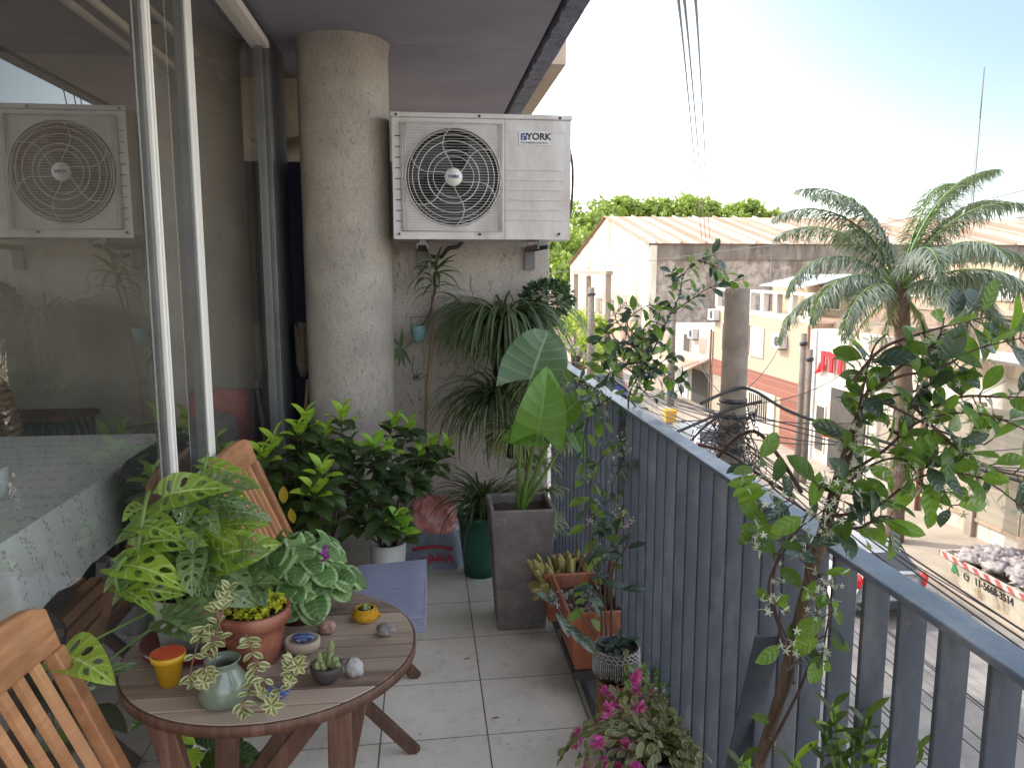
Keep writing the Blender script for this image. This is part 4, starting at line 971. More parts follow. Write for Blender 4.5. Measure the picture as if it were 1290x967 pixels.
c=V((.56,3.55,.80))
t=thing('spider_plant','cream striped spider plant spilling down between planter and railing','hanging plant',c)
MB().lathe(c,[(0,0),(.05,0),(.07,.09),(.072,.1),(.066,.1)],28).build('pot','terra',t); MB().disc(c+V((0,0,.09)),.065,16,.003).build('soil','soil',t)
m=MB(); fountain(m,c+V((0,0,.1)),150,.28,.014,.9,.8,(1.8,3.),(-.1,-.3,0))
for k in range(20):
    p=c+V((R.uniform(-.13,.04),R.uniform(-.30,-.02),-R.uniform(.0,.55))); fountain(m,p,34,.13,.011,.9,.5,(1.2,2.6),(0,-.2,0),6)
m.build('foliage','spider',t)
c=V((.40,3.42,.60))
t=thing('lower_spider_plant','second spider plant with pale arching leaves behind the elephant ear stems','hanging plant',c)
MB().lathe(c,[(0,0),(.04,0),(.055,.07),(.057,.08),(.05,.08)],28).build('pot','blackplastic',t); MB().disc(c+V((0,0,.07)),.05,16,.003).build('soil','soil',t)
m=MB(); fountain(m,c+V((0,0,.08)),130,.26,.013,1,.9,(1.5,2.8),(-.1,-.3,0)); m.build('foliage','spider',t)
# --- jade on the wall top
c=AT(690,392,Y=3.72)
t=thing('jade_plant','dense dark green bushy succulent in a clay pot hung at the end of the wall','potted plant',c)
MB().lathe(c-V((0,0,.07)),[(0,0),(.045,0),(.058,.07),(.06,.08),(.054,.08)],28).build('pot','darkclay',t); MB().disc(c+V((0,0,-.002)),.052,16,.003).build('soil','soil',t)
MB().beam(c+V((0,.03,-.02)),c+V((0,.18,-.02)),.02,.008).build('hook','blackplastic',t)
m=MB()
for k in range(620):
    q=rdir(.3); rr=R.uniform(.45,1)**.5; p=c+V((q.x*.128*rr+.0,q.y*.09*rr,.055+q.z*.088*rr)); m.leaf(p,q+rdir()*.5,rdir(1)+q*.4,.028,.021,'obov',.5,.25,4,half=1)
m.build('foliage','jade',t)
# --- teal wall pot with its cane
c=AT(528,432,Y=3.78)
t=thing('teal_wall_pot','small pale teal pot hung on the wall with drooping strap leaves','potted plant',c)
MB().lathe(c,[(0,0),(.018,.002),(.030,.02),(.036,.055),(.036,.085),(.033,.085)],28).build('pot','tealpot',t); MB().disc(c+V((0,0,.078)),.032,12,.002).build('soil','soil',t)
MB().tube([c+V((-.036,0,.05)),c+V((-.04,.1,.12)),c+V((.04,.1,.12)),c+V((.036,0,.05))],.002,5).build('wire_hanger','blackplastic',t)
m=MB(); st=MB()
base=AT(545,395,Y=3.78); S=spline([c+V((0,0,.08)),AT(540,400,Y=3.78),AT(548,360,Y=3.77),AT(547,345,Y=3.77)],5); st.tube(S,.005,6)
for k in range(20):
    p=AT(547+R.uniform(-4,6),R.uniform(335,372),Y=3.77); a=R.random()*6.28
    m.leaf(p,(math.cos(a),math.sin(a)*.6-.2,R.uniform(.0,1.1)),(0,-.2,1),R.uniform(.12,.20),.020,'lance',R.uniform(1.4,2.6),.2,8,half=1,var=R.random())
for (px,py,dx,dz) in ((548,345,.9,.35),(548,340,.15,1),(550,340,.6,.8),(545,338,-.2,1)): m.leaf(AT(px,py,Y=3.77),(dx,-.2,dz),(0,-.5,1),.13,.020,'lance',.8,.2,8,half=1,var=.5)
P=[AT(520,430,Y=3.76),AT(508,440,Y=3.74),AT(498,430,Y=3.72)]; st.tube(P,.002,5)
for (dx,dz) in ((-.8,.9),(-.7,-1.2),(.1,1),(.5,-.8),(-.9,-.6),(.2,-1.2),(-.2,-1.5)): m.leaf(AT(505,437,Y=3.73),(dx,-.3,dz),(0,-.8,.4),.10,.020,'lance',.4,.2,7,half=1)
st.tube(spline([AT(521,448,Y=3.77),AT(520,468,Y=3.75),AT(528,476,Y=3.75),AT(538,472,Y=3.75)],5),.0018,5)
for k in range(12): m.leaf(AT(526,474,Y=3.75),rdir(),rdir(),.035,.006,'strap',.8,.1,4,half=1)
m.build('foliage','dracaena',t); st.build('stems','twig',t)
S=spline([AT(545,372,Y=3.84),AT(545,420,Y=3.84),AT(540,480,Y=3.84),AT(537,540,Y=3.85),AT(541,590,Y=3.85),AT(543,628,Y=3.84)],6)
tag(MB().tube(S,.0075,8).build('bare_cane','cane'),'long bare pinkish cane running down the divider wall','cane')
# --- terracotta box planters by the railing
def boxplanter(name,lbl,x0,x1,y0,y1,z0,z1,tp,mat,soil=.8):
    t=thing(name,lbl,'planter',((x0+x1)/2,(y0+y1)/2,z0))
    w=.008; r=[[(x0+tp,y0+tp,z0),(x1-tp,y0+tp,z0),(x1-tp,y1-tp,z0),(x0+tp,y1-tp,z0)],[(x0,y0,z1-.02),(x1,y0,z1-.02),(x1,y1,z1-.02),(x0,y1,z1-.02)]]
    e=.005; r+=[[(x0-e,y0-e,z1-.019),(x1+e,y0-e,z1-.019),(x1+e,y1+e,z1-.019),(x0-e,y1+e,z1-.019)],[(x0-e,y0-e,z1),(x1+e,y0-e,z1),(x1+e,y1+e,z1),(x0-e,y1+e,z1)],[(x0+w,y0+w,z1),(x1-w,y0+w,z1),(x1-w,y1-w,z1),(x0+w,y1-w,z1)]]
    zs=z0+(z1-z0)*soil-.02; r+=[[(x0+w,y0+w,zs),(x1-w,y0+w,zs),(x1-w,y1-w,zs),(x0+w,y1-w,zs)]]
    m=MB(); m.add(sum(r,[]),[(i*4+j,i*4+(j+1)%4,(i+1)*4+(j+1)%4,(i+1)*4+j) for i in range(5) for j in range(4)]+[(3,2,1,0)]); bevel(m.build('box',mat,t),.003)
    q=8; g=MB(); vs=[(x0+w+(x1-x0-2*w)*i/q,y0+w+(y1-y0-2*w)*j/q,zs+.012+R.uniform(-.006,.006)) for i in range(q+1) for j in range(q+1)]
    g.add(vs,[(i*(q+1)+j,(i+1)*(q+1)+j,(i+1)*(q+1)+j+1,i*(q+1)+j+1) for i in range(q) for j in range(q)],None,0,True); g.build('soil','soil',t); return t,zs+.012
PX0,PX1=.462,.652
tag(MB().box((.485,2.44,.055),(.600,2.70,.085)).build('plinth_block','darkclay'),'dark block under the terracotta vine trough','block'); tag(MB().box((.485,2.83,.055),(.58,2.97,.085)).build('plinth_block','darkclay'),'dark block under the cactus trough','block')
tb,zs=boxplanter('terracotta_trough','orange terracotta trough on the ledge with dark vine stems',PX0,PX1,2.42,2.76,.087,.305,.028,'terrabox')
m=MB()
for k in range(70): m.rock((R.uniform(PX0+.02,PX1-.02),R.uniform(2.45,2.73),zs+.004),(R.uniform(.006,.014),)*3,k,5)
m.build('gravel','stonegrey',tb)
t,zs=boxplanter('cactus_trough','terracotta trough full of golden finger cacti behind the vine trough',.44,.60,2.80,3.0,.087,.29,.02,'terrabox')
m=MB(); sp=MB()
for k in range(46):
    x=R.uniform(.43,.60); y=R.uniform(2.80,2.98); h=R.uniform(.03,.085); a=V((x,y,zs)); b_=a+V(((x-.53)*.5+R.uniform(-.01,.01),R.uniform(-.01,.01),h+.02)); cactusbody(m,a,b_,R.uniform(.011,.016)); spines(sp,a,b_,.014,40,.006)
for k in range(12):
    a=V((.45,2.78+R.uniform(-.02,.1),zs+R.uniform(-.0,.02))); b_=a+V((-R.uniform(.03,.07),R.uniform(-.05,.02),R.uniform(-.05,.01))); cactusbody(m,a,b_,.013); spines(sp,a,b_,.013,40,.006)
m.build('cacti','cactusyel',t); sp.build('spines','whitepetal',t)
# --- vine helper
def vine(lf,st,fl,pts,leafL,every=1,r=.003,leafmatvar=None,hang=0.,dens=1.,flow=0.,W=.5,tipfrac=.3,lfdk=None,dk=.4,shape='ell',flfn=None):
    P=spline([AT(a,b_,Y=y) for a,b_,y in pts],7); n=len(P); st.tube(P,[r*(1-.65*i/(n-1)) for i in range(n)],6)
    for k in range(1,n):
        d0=(P[k]-P[k-1]).normalized()
        if R.random()<dens:
            a=R.random()*6.28; sd=d0.orthogonal().normalized(); sd=Matrix.Rotation(a,3,d0)@sd
            for s in ((1,-1) if R.random()<.55 else (1,)):
                d=sd*s+d0*.5+V((0,0,R.uniform(-.5,.3)-hang)); 
                nn=V((R.uniform(-.6,.6),-.7+R.uniform(-.5,.6),R.uniform(.2,1)))
                if P[k].z>1.22 and P[k].y<1.1 and .40<P[k].x/P[k].y<.50: continue
                L0=leafL*R.uniform(.6,1.15); pet=P[k]+d.normalized()*.25*L0
                st.tube([P[k],pet],r*.35,4)
                (lfdk if (lfdk is not None and R.random()<dk) else lf).leaf(pet,d,nn,L0,L0*W*R.uniform(.85,1.15),shape,R.uniform(.1,.8),R.uniform(.1,.45),6,half=2,wave=.015)
        if fl is not None and R.random()<flow: flfn(fl,P[k]+rdir(-.5)*.02)
    return P
def starflower(m,p,s=.0055,n=5):
    for q in range(R.randint(3,6)):
        c_=p+rdir()*.016; ax=rdir(.2)+V((0,-.6,0)); ax.normalize(); x=ax.orthogonal().normalized(); y=ax.cross(x)
        for k in range(n): 
            a=2*pi*k/n; m.leaf(c_,x*math.cos(a)+y*math.sin(a)+ax*.25,ax,s,s*.32,'lance',.5,.1,2,half=1)
        m.leaf(c_-ax*.012,ax,x,.013,.003,'strap',0,0,2,half=1)
# --- vine in terracotta trough (centre)
t=thing('climbing_vine','flowering climber with small dark waxy leaves twining up a cane above the terracotta trough','climbing plant',(.60,2.55,.26))
lf=MB(); dk=MB(); st=MB(); fl=MB()
MB().tube([AT(764,770,Y=2.5),AT(775,690,Y=2.48),AT(793,600,Y=2.45),AT(797,520,Y=2.42)],[.009,.009,.008,.007],8).build('support_cane','cane',t)
K=dict(leafL=.046,lfdk=dk,dk=.5,W=.46)
vine(lf,st,fl,[(764,770,2.5),(770,700,2.46),(790,620,2.42),(798,560,2.42),(792,500,2.40),(815,460,2.38)],r=.006,dens=.35,flow=.08,flfn=starflower,**K)
for q in ([(815,460,2.38),(828,430,2.36),(842,400,2.34),(855,375,2.34),(862,345,2.33),(880,328,2.33),(900,322,2.33)],
          [(845,395,2.34),(870,378,2.32),(895,362,2.31),(935,352,2.30)],[(862,345,2.33),(850,350,2.33),(848,340,2.33)],[(880,328,2.33),(900,335,2.32),(915,345,2.31)],
          [(828,430,2.36),(805,425,2.34),(790,405,2.33),(815,385,2.33),(830,388,2.33)],[(815,460,2.38),(790,450,2.33),(770,420,2.32),(758,430,2.3)],
          [(798,470,2.38),(780,455,2.36),(765,440,2.34),(757,460,2.33)],[(800,500,2.40),(775,480,2.38),(768,470,2.36),(745,500,2.36),(735,505,2.34)],
          [(805,480,2.38),(830,470,2.36),(850,480,2.34),(862,478,2.33)],[(800,455,2.36),(812,470,2.36),(835,455,2.36),(850,445,2.35)],[(795,505,2.40),(815,530,2.38),(825,555,2.36),(830,570,2.35)],
          [(795,520,2.42),(780,540,2.4),(778,560,2.38)],[(798,560,2.42),(780,590,2.38),(770,620,2.36),(780,650,2.36)],[(805,440,2.36),(790,420,2.33),(775,400,2.33),(785,385,2.33)],
          [(820,445,2.37),(810,420,2.35),(820,405,2.35),(845,415,2.34)],[(815,460,2.38),(800,440,2.34),(785,430,2.32),(770,450,2.31)],[(800,480,2.38),(820,500,2.36),(838,490,2.34)]):
    vine(lf,st,fl,q,r=.0028,dens=.62,flow=.2,flfn=starflower,**K)
for k in range(45):   # tight clump round the node
    p=AT(R.gauss(812,17),R.gauss(452,24),Y=R.gauss(2.36,.03)); (dk if R.random()<.6 else lf).leaf(p,rdir(),rdir(.5)+V((0,-.6,0)),R.uniform(.028,.048),R.uniform(.014,.022),'ell',.5,.3,5)
for (px,py) in ((822,440),(800,480),(830,470),(785,560),(800,600),(775,640),(862,375),(880,350),(840,570)): 
    starflower(fl,AT(px,py,Y=2.33)); starflower(fl,AT(px+5,py+5,Y=2.33))
lf.build('leaves','jasmine',t); dk.build('dark_leaves','jasminedk',t); st.build('stems','twig',t); fl.build('flowers','whitepetal',t)
# trailing part down the rail inside
t=thing('trailing_vine','thin vine trailing down the inside of the railing with pale flowers','climbing plant',(.58,2.3,.1))
lf=MB(); dk=MB(); st=MB(); fl=MB(); K=dict(leafL=.06,lfdk=dk,dk=.35,W=.45)
for q in ([(770,500,2.35),(745,520,2.5),(735,560,2.6),(738,600,2.6),(745,640,2.5)],[(797,600,2.35),(830,600,2.25),(845,640,2.2),(838,680,2.2),(845,720,2.2),(835,760,2.15)],[(745,640,2.5),(760,690,2.4),(745,730,2.3),(740,780,2.25)],
          [(775,560,2.5),(750,590,2.5),(742,640,2.45),(748,700,2.4)],[(720,490,2.7),(735,480,2.6),(752,500,2.55),(760,530,2.5)]):
    vine(lf,st,fl,q,r=.0026,dens=.55,flow=.25,flfn=starflower,**K)
lf.build('leaves','jasmine',t); dk.build('dark_leaves','jasminedk',t); st.build('stems','twig',t); fl.build('flowers','whitepetal',t)
# --- macrame pot on wicker stand
c=V((.555,2.12,0))
t=thing('wicker_stand','small round woven wicker stand beside the trough','stand',c)
m=MB()
for k in range(15): z=.06+.012*k; m.tube([(c.x+.058*math.cos(a),c.y+.058*math.sin(a),z) for a in [2*pi*i/28 for i in range(29)]],.0065,5)
m.build('weave','wicker',t)
c=V((.555,2.14,.242))
t=thing('macrame_pot','pot in a white knotted macrame cover with dark upright stems','potted plant',c)
pot(t,c,.045,.064,.085,'blackplastic')
m=MB()
for k in range(3): m.tube([(c.x+(.066+.001*k)*math.cos(a),c.y+.067*math.sin(a),c.z+.080-.011*k+.003*math.sin(a*26+k*1.5)) for a in [2*pi*i/160 for i in range(161)]],.0033,5)
for k in range(64):
    a=2*pi*k/64; r=.067; m.tube([(c.x+r*math.cos(a),c.y+r*math.sin(a),c.z+.056),(c.x+(r+.004)*math.cos(a+.02),c.y+(r+.004)*math.sin(a+.02),c.z+.03),(c.x+(r+.003)*math.cos(a+R.uniform(-.04,.04)),c.y+(r+.003)*math.sin(a),c.z+.008+R.uniform(-.006,.006))],.0022,4)
m.build('macrame_cover','macrame',t)
lf=MB(); st=MB(); li=MB()
for q,r in (([(758,800,2.12),(756,740,2.12),(745,700,2.12),(744,660,2.14)],.0035),([(770,800,2.12),(772,720,2.1),(788,690,2.08),(795,660,2.08)],.0035),([(764,800,2.1),(762,745,2.1),(768,700,2.1)],.003),([(750,800,2.1),(730,770,2.05),(722,745,2.0),(735,700,2.1)],.002),([(740,800,2.1),(720,790,2.0),(705,770,1.98),(695,755,1.98)],.003)):
    S=spline([AT(a,b_,Y=y) for a,b_,y in q],6); st.tube(S,[r*(1-.4*i/(len(S)-1)) for i in range(len(S))],6)
for (px,py,Y,dx,dz,L0) in ((744,700,2.1,.8,.5,.075),(745,668,2.1,.7,.9,.06),(758,735,2.1,1,.1,.07),(770,725,2.1,-.8,.2,.06),(784,700,2.08,-1,.1,.065),(784,742,2.05,1,.2,.075),(790,690,2.08,.7,.4,.06),(722,745,2.0,.9,.5,.06),(700,765,1.98,-.2,1,.06),(695,760,1.98,-.6,.8,.06),(715,785,2.0,.6,-.7,.08),(735,800,2.05,.6,-.7,.07),(700,772,1.98,.5,-.6,.08),(725,800,2.0,.7,-.5,.075),(760,760,2.1,-.7,.6,.05),(772,690,2.1,.6,.8,.06),(740,755,2.05,1,-.2,.05)):
    lf.leaf(AT(px,py,Y=Y),(dx,-.3,dz),(R.uniform(-.3,.3),-.6,.8),L0,L0*.36,'ell',.7,.3,7,wave=.03)
for (px,py,Y) in ((744,655,2.12),(795,655,2.08),(696,750,1.98),(700,758,1.97),(790,662,2.07)):
    for k in range(26): li.leaf(AT(px,py,Y=Y)+rdir()*R.uniform(0,.018),rdir(),rdir(),.008,.006,'round',.5,.3,2,half=1)
for k in range(26):
    a=R.random()*6.28; r=R.uniform(.0,.055); lf.leaf(c+V((r*math.cos(a),r*math.sin(a),.08)),(math.cos(a),math.sin(a),R.uniform(.1,1)),(0,0,1),.04,.018,'ell',.8,.2,5)
lf.build('leaves','jasminedk',t); st.build('stems','twig',t); li.build('buds','lilac',t)
# bushy filler behind christmas cactus
t=thing('small_leaved_trailer','low greenish trailing plant with tiny pale flowers between the macrame pot and the holiday cactus','potted plant',(.63,1.98,.2))
MB().lathe((.61,1.98,.055),[(0,0),(.04,0),(.05,.16),(.052,.17),(.046,.17)],24).build('pot','greypot',t)
lf=MB(); fl=MB(); st=MB()
for k in range(150):
    q=rdir(.5); p=V((.61,1.98,.25))+V((q.x*.075,q.y*.10,q.z*.05)); lf.leaf(p,q+rdir()*.6,rdir(1),R.uniform(.02,.038),R.uniform(.014,.02),'ovate',.6,.25,4)
    if k%9==0: starflower(fl,p,.008)
    if k%4==0: st.tube([V((.61,1.98,.22)),p],.0012,4)
lf.build('leaves','cyclamen',t); fl.build('flowers','whitepetal',t); st.build('stems','greenstem',t)
# --- holiday cactus
c=V((.555,1.73,.0))
t=thing('holiday_cactus','holiday cactus with arching flat stems and magenta flowers in a black pot','potted plant',c)
pot(t,c+V((0,0,.056)),.060,.083,.215,'blackplastic',.003,.02)
m=MB(); fl=MB()
for k in range(105):
    a=R.random()*6.28; p=c+V((R.uniform(-.04,.04),R.uniform(-.04,.04),.265)); d=V((math.cos(a)*R.uniform(.4,1.1),math.sin(a)*R.uniform(.4,1.1),R.uniform(.4,1.0))).normalized()
    ns=R.randint(5,9); va=R.random(); ax=d.cross(V((0,0,1))).normalized()
    for j in range(ns):
        L0=R.uniform(.026,.038); 
        nn=V((-d.y*.3,d.x*.3,1))+rdir()*.5
        p=m.leaf(p,d,nn,L0,R.uniform(.014,.020),'obov',.25,.2,4,half=1,var=min(1,max(0,va+R.uniform(-.3,.3))))
        d=(Matrix.Rotation(-R.uniform(.18,.50),3,ax)@d+rdir()*.12).normalized()
        if p.x>.618: p.x=.618; d.x=-abs(d.x)*.3
    if k%2==0:
        for w in range(3):
            for q in range(8): fl.leaf(p+d*.009*w,d*.8+rdir()*.8,rdir(),.024,.009,'lance',.9,.1,3,half=1)
m.build('stems','schlum',t); fl.build('flowers','pink',t)
# --- big waxy vine on right, wound round a stick
t=thing('waxy_climber','large climber with broad waxy leaves and white flowers on a stick at the right','climbing plant',(.55,1.2,.0))
MB().tube([V((.52,1.30,.05)),AT(955,967,Y=1.22),AT(985,870,Y=1.17),AT(1012,760,Y=1.12),AT(1032,690,Y=1.08),AT(1058,600,Y=1.04),AT(1085,520,Y=1.02)],[.011,.011,.010,.010,.010,.009,.007],10).build('support_stick','trunk',t)
MB().lathe((.50,1.32,.055),[(0,0),(.07,0),(.09,.2),(.092,.22),(.085,.22),(.08,.18),(0,.18)],28).build('pot','terra',t)
lf=MB(); dk=MB(); st=MB(); fl=MB(); K=dict(leafL=.047,lfdk=dk,dk=.28,W=.5)
for q in ([(965,930,1.18),(1000,840,1.12),(975,760,1.10),(985,690,1.06),(1040,640,1.02)],[(960,960,1.18),(1015,850,1.15),(1030,770,1.08),(1015,700,1.05),(1060,640,1.02)],[(1000,860,1.15),(985,800,1.12),(968,740,1.1),(990,690,1.06),(1010,660,1.05),(1040,600,1.0)]):
    vine(lf,st,fl,q,r=.0028,dens=.12,flow=.10,flfn=starflower,**K)
for q in ([(1050,640,1.02),(1075,560,1.0),(1085,500,.98),(1100,440,.98),(1118,420,.98)],
          [(1060,600,1.02),(1110,570,.98),(1160,530,.95),(1230,520,.92),(1290,540,.9)],
          [(1085,500,.98),(1130,475,.95),(1180,465,.93),(1230,440,.92),(1290,425,.9)],
          [(1075,480,.98),(1110,440,.97),(1160,420,.95),(1215,405,.95),(1240,400,.95)],
          [(1045,650,1.02),(1100,640,.98),(1160,600,.95),(1230,600,.92),(1290,640,.9)],
          [(1040,660,1.02),(1010,640,1.02),(975,615,1.05),(945,575,1.08)],
          [(1060,580,1.0),(1080,530,1.0),(1095,490,1.0),(1105,460,1.0)],
          [(1140,500,.95),(1200,560,.93),(1250,590,.92),(1290,600,.9)],
          [(1030,700,1.04),(1000,690,1.05),(965,670,1.08),(945,660,1.1)],
          [(1050,630,1.0),(1090,590,.98),(1140,580,.96),(1180,640,.94)],
          [(1120,540,.97),(1150,560,.95),(1180,600,.94),(1200,640,.93)],
          [(1160,520,.95),(1210,500,.93),(1260,500,.91),(1290,500,.9)],
          [(1110,480,.97),(1150,450,.95),(1180,430,.94),(1190,400,.94)],
          [(1100,500,.96),(1140,520,.95),(1190,545,.94),(1240,560,.93)],
          [(1040,660,1.0),(1080,665,.98),(1110,650,.97),(1130,655,.97)],
          [(1085,520,.98),(1120,500,.97),(1160,490,.95),(1200,470,.94)],
          [(1030,720,1.04),(1045,760,1.0),(1040,800,1.0),(1035,830,1.0)]):
    vine(lf,st,fl,q,r=.0026,dens=.47,flow=.2,flfn=starflower,**K)
for q in ([(905,575,1.3),(930,550,1.2),(955,545,1.15),(985,580,1.08),(1010,620,1.04)],[(880,560,1.35),(915,570,1.3),(960,600,1.15),(1000,625,1.05)]): st.tube(spline([AT(a,b_,Y=y) for a,b_,y in q],6),.003,6)
for (px,py) in ((1080,590),(1110,600),(1060,640),(1180,600),(1210,640),(960,670),(985,640),(1000,800),(980,760),(1070,620),(1100,580),(1050,600),(1190,620),(1230,630),(1035,640)):
    for k in range(1): starflower(fl,AT(px+R.uniform(-8,8),py+R.uniform(-8,8),Y=.97),.007)
lf.build('leaves','jasmine',t); dk.build('dark_leaves','jasminedk',t); st.build('stems','twig',t); fl.build('flowers','whitepetal',t)
# --- young plants at the bottom right
c=AT(1070,1090,Y=.98)
t=thing('leafy_succulent','young upright succulent with plump oval leaves against the nearest railing bars','potted plant',c)
MB().lathe(c-V((0,0,.08)),[(0,0),(.05,0),(.06,.09),(.062,.1),(.055,.1),(.05,.08),(0,.08)],24).build('pot','blackplastic',t)
MB().lathe(V((c.x,c.y,0)),[(.06,0),(.06,c.z-.082),(0,c.z-.081)],20).build('stand','wicker',t)
m=MB(); st=MB()
for (px,py) in ((1050,890),(1075,930),(1110,935),(1040,920),(1090,905),(1060,960),(1000,960),(935,960),(1155,945)):
    p=AT(px,py,Y=.98); st.tube(spline([c,lerp(c,p,.5)+V((0,0,.02)),p],5),.0025,6)
    for k in range(9): 
        a=k*2.4; m.leaf(p-V((0,0,.008*k)),(math.cos(a),math.sin(a),1.1-.12*k),(0,0,1),R.uniform(.03,.05),R.uniform(.012,.018),'ell',.3,.3,5)
m.build('leaves','gardenia',t); st.build('stems','greenstem',t)
t=thing('low_leafy_plant','small leafy plant growing below the table beside the glass','potted plant',(-.5,1.75,0))
MB().lathe((-.5,1.75,0),[(0,0),(.06,0),(.08,.15),(.082,.16),(.074,.16),(.07,.14),(0,.14)],24).build('pot','greypot',t)
m=MB(); st=MB()
for k in range(26):
    a=R.random()*6.28; p=V((-.5+R.uniform(-.11,.12),1.75+R.uniform(-.15,.1),R.uniform(.2,.5))); m.leaf(p,(math.cos(a),math.sin(a),-.2),(0,-.4,1),.09,.05,'ovate',.9,.25,6,lobe=.15); st.tube(spline([(-.5,1.75,.13),(-.5,1.75,.3),p],4),.002,5)
m.build('foliage','gardenia',t); st.build('stems','greenstem',t)
# fallen leaves on the floor
for k,(px,py) in enumerate(((560,800),(640,935),(545,870),(668,842),(600,760),(655,905),(530,925),(690,900),(575,905),(618,850),(640,815),(556,735))):
    m=MB(); m.leaf(AT(px,py,Z=.002),(R.uniform(-1,1),R.uniform(-1,1),.03),(0,0,1),R.uniform(.006,.014),R.uniform(.003,.006),'ell',.2,.4,3); tag(m.build('leaf_scrap','drybrown'),'tiny dry scrap of leaf lying on the floor tiles','leaf scrap','dry scraps scattered on the floor tiles')
for k,(px,py,lbl) in enumerate(((584,830,'tiny dark dry leaf on the middle tiles'),(619,905,'curled brown dry leaf on the front tiles'))):
    m=MB(); m.leaf(AT(px,py,Z=.002),(1,.3,.02),(0,0,1),.03,.010,'ell',.2,.5,4); tag(m.build('fallen_leaf','drybrown'),lbl,'leaf')
# =================================================================== STREET
struct('ground', MB().add([(-400,-300,ST-.02),(600,-300,ST-.02),(600,900,ST-.02),(-400,900,ST-.02)],[(0,1,2,3)]), 'pave')
struct('street', MB().box((3.9,-60,ST-.2),(11.7,140,ST)), 'asphalt')
struct('near_pavement', MB().box((.6,-60,ST-.2),(3.9,140,ST+.12)), 'pave')
o=struct('far_pavement', MB().box((11.7,-60,ST-.2),(14.8,50,ST+.10)), 'pave')
struct('cross_street', MB().box((11.7,50,ST-.15),(90,53.4,ST+.004)), 'asphalt')
FX=14.8
def building(lbl,y0,y1,x1,z1,mat,name='street_building',x0=FX,cat='building'):
    t=thing(name,lbl,cat,((x0+x1)/2,(y0+y1)/2,ST)); MB().box((x0,y0,ST),(x1,y1,z1)).build('wall',mat,t); return t
def win(t,y0,y1,z0,z1,x=FX,frame='fwhite',pane='fdark',name='window',d=.06):
    w=MB().box((x-d,y0,z0),(x+.02,y1,z1)).build(name,frame,t)
    MB().box((x-d-.012,y0+.07,z0+.07),(x-d+.01,y1-.07,z1-.07)).build('pane',pane,w); return w
# near shutter building
t=building('white and beige building with roller shutters nearest on the far side of the street',8,24.2,24,-1.05,'fwhite')
MB().box((FX-.25,8.02,-1.2),(FX+.3,24.1,-.9)).build('parapet','fbeige',t)
MB().box((FX-.9,8.5,-3.3),(FX-.02,19.6,-2.1)).build('corrugated_canopy','shutter',t)
for y0,y1 in ((21.7,23.7),(19.2,21.1),(17.3,18.8),(14.6,16.8),(11.5,14.1),(8.6,11)):
    s=MB().box((FX-.05,y0,ST+.65),(FX+.02,y1,-3.35)).build('roller_shutter','shutter',t)
    MB().box((FX-.075,y0-.1,-3.38),(FX,y1+.1,-3.26)).box((FX-.075,y0-.1,ST+.55),(FX,y1+.1,ST+.645)).build('shutter_frame','fbeige',s)
for y in (21.4,18.98,17.0,14.3,11.25): MB().box((FX-.14,y-.14,ST+.1),(FX-.01,y+.14,-2.0)).build('pilaster','fgrey',t)
# building with the red sign
t=building('white fronted building with a red emblem high on its wall and a tall dark entrance',24.3,28.4,25,-.72,'fwhite')
MB().box((FX-.06,24.4,ST+.1),(FX-.005,26.6,-2.75)).build('tall_entrance','fdark',t)
MB().box((FX-.09,24.4,-2.73),(FX-.01,26.75,-2.5)).box((FX-.09,26.62,ST+.1),(FX-.01,26.78,-2.75)).build('entrance_frame','fwhite',t)
MB().box((FX-.07,27.95,ST+.1),(FX-.004,28.38,-.75)).build('blue_grey_strip','fglass',t)
win(t,27.0,27.7,-5.3,-3.5,pane='fdark',name='side_door')
MB().box((FX+.8,24.4,-.72),(25,28.3,-.45)).build('roof_kerb','fstain',t)
sg=thing('red_emblem_sign','bright red curly letter emblem on the white wall across the street','sign',(FX,26.6,-1.75))
text('emblem','m',sg,'signred',(FX-.14,26.62,-1.72),1.6,(pi/2,0,-pi/2),.035,bold=.012,sx=1.35)
m=MB(); m.tube([(FX-.14,27.36,-1.95),(FX-.14,27.44,-2.22),(FX-.14,27.72,-2.34)],[.10,.09,.05],8); m.build('emblem_tail','signred',sg)
sg=thing('orange_sign','small round orange sign on a bracket by the dark entrance','sign',(FX-.5,25.9,-4.1))
MB().lathe((FX-.45,25.9,-4.45),[(0,0),(.25,.05),(.36,.3),(.25,.55),(0,.6)],16).build('globe','orange',sg); MB().tube([(FX-.45,25.9,-4.1),(FX,25.9,-4.1)],.03,6).build('bracket','fdark',sg)
# brick building
t=building('tan brick building with a red brick band and a balustraded roof terrace',28.5,38.6,27,-.55,'brick')
MB().box((FX-.05,28.52,-3.75),(FX+.01,38.58,-3.0)).build('red_band','redbrick',t)
win(t,32.6,34.0,-2.35,-1.0,pane='fglass'); win(t,36.2,37.4,-2.5,-1.0,pane='fdark')
MB().box((FX-.05,34.1,-2.3),(FX+.01,35.2,-1.0)).build('brick_panel','redbrick',t)
g=MB().box((FX-.08,31.2,ST+.1),(FX+.01,34.8,-3.78)).build('white_gate','fwhite',t)
m=MB()
for k in range(9): m.box((FX-.12,31.9+k*.22,ST+.7),(FX-.085,31.95+k*.22,-4.0))
m.build('gate_bars','fdark',g)
MB().box((FX-.1,28.9,ST+.1),(FX,30.6,-3.8)).build('brown_pier','redbrick',t); MB().box((FX-.1,35.3,ST+.1),(FX,35.8,-3.8)).build('brown_pier','redbrick',t)
MB().box((FX-.07,35.9,ST+.1),(FX+.01,38.3,-3.8)).build('garage_shutter','shutter',t)
m=MB().box((FX,28.6,-.54),(FX+.2,38.5,-.30)).box((FX,28.6,.50),(FX+.2,38.5,.62))
m.build('terrace_rail','fwhite',t)
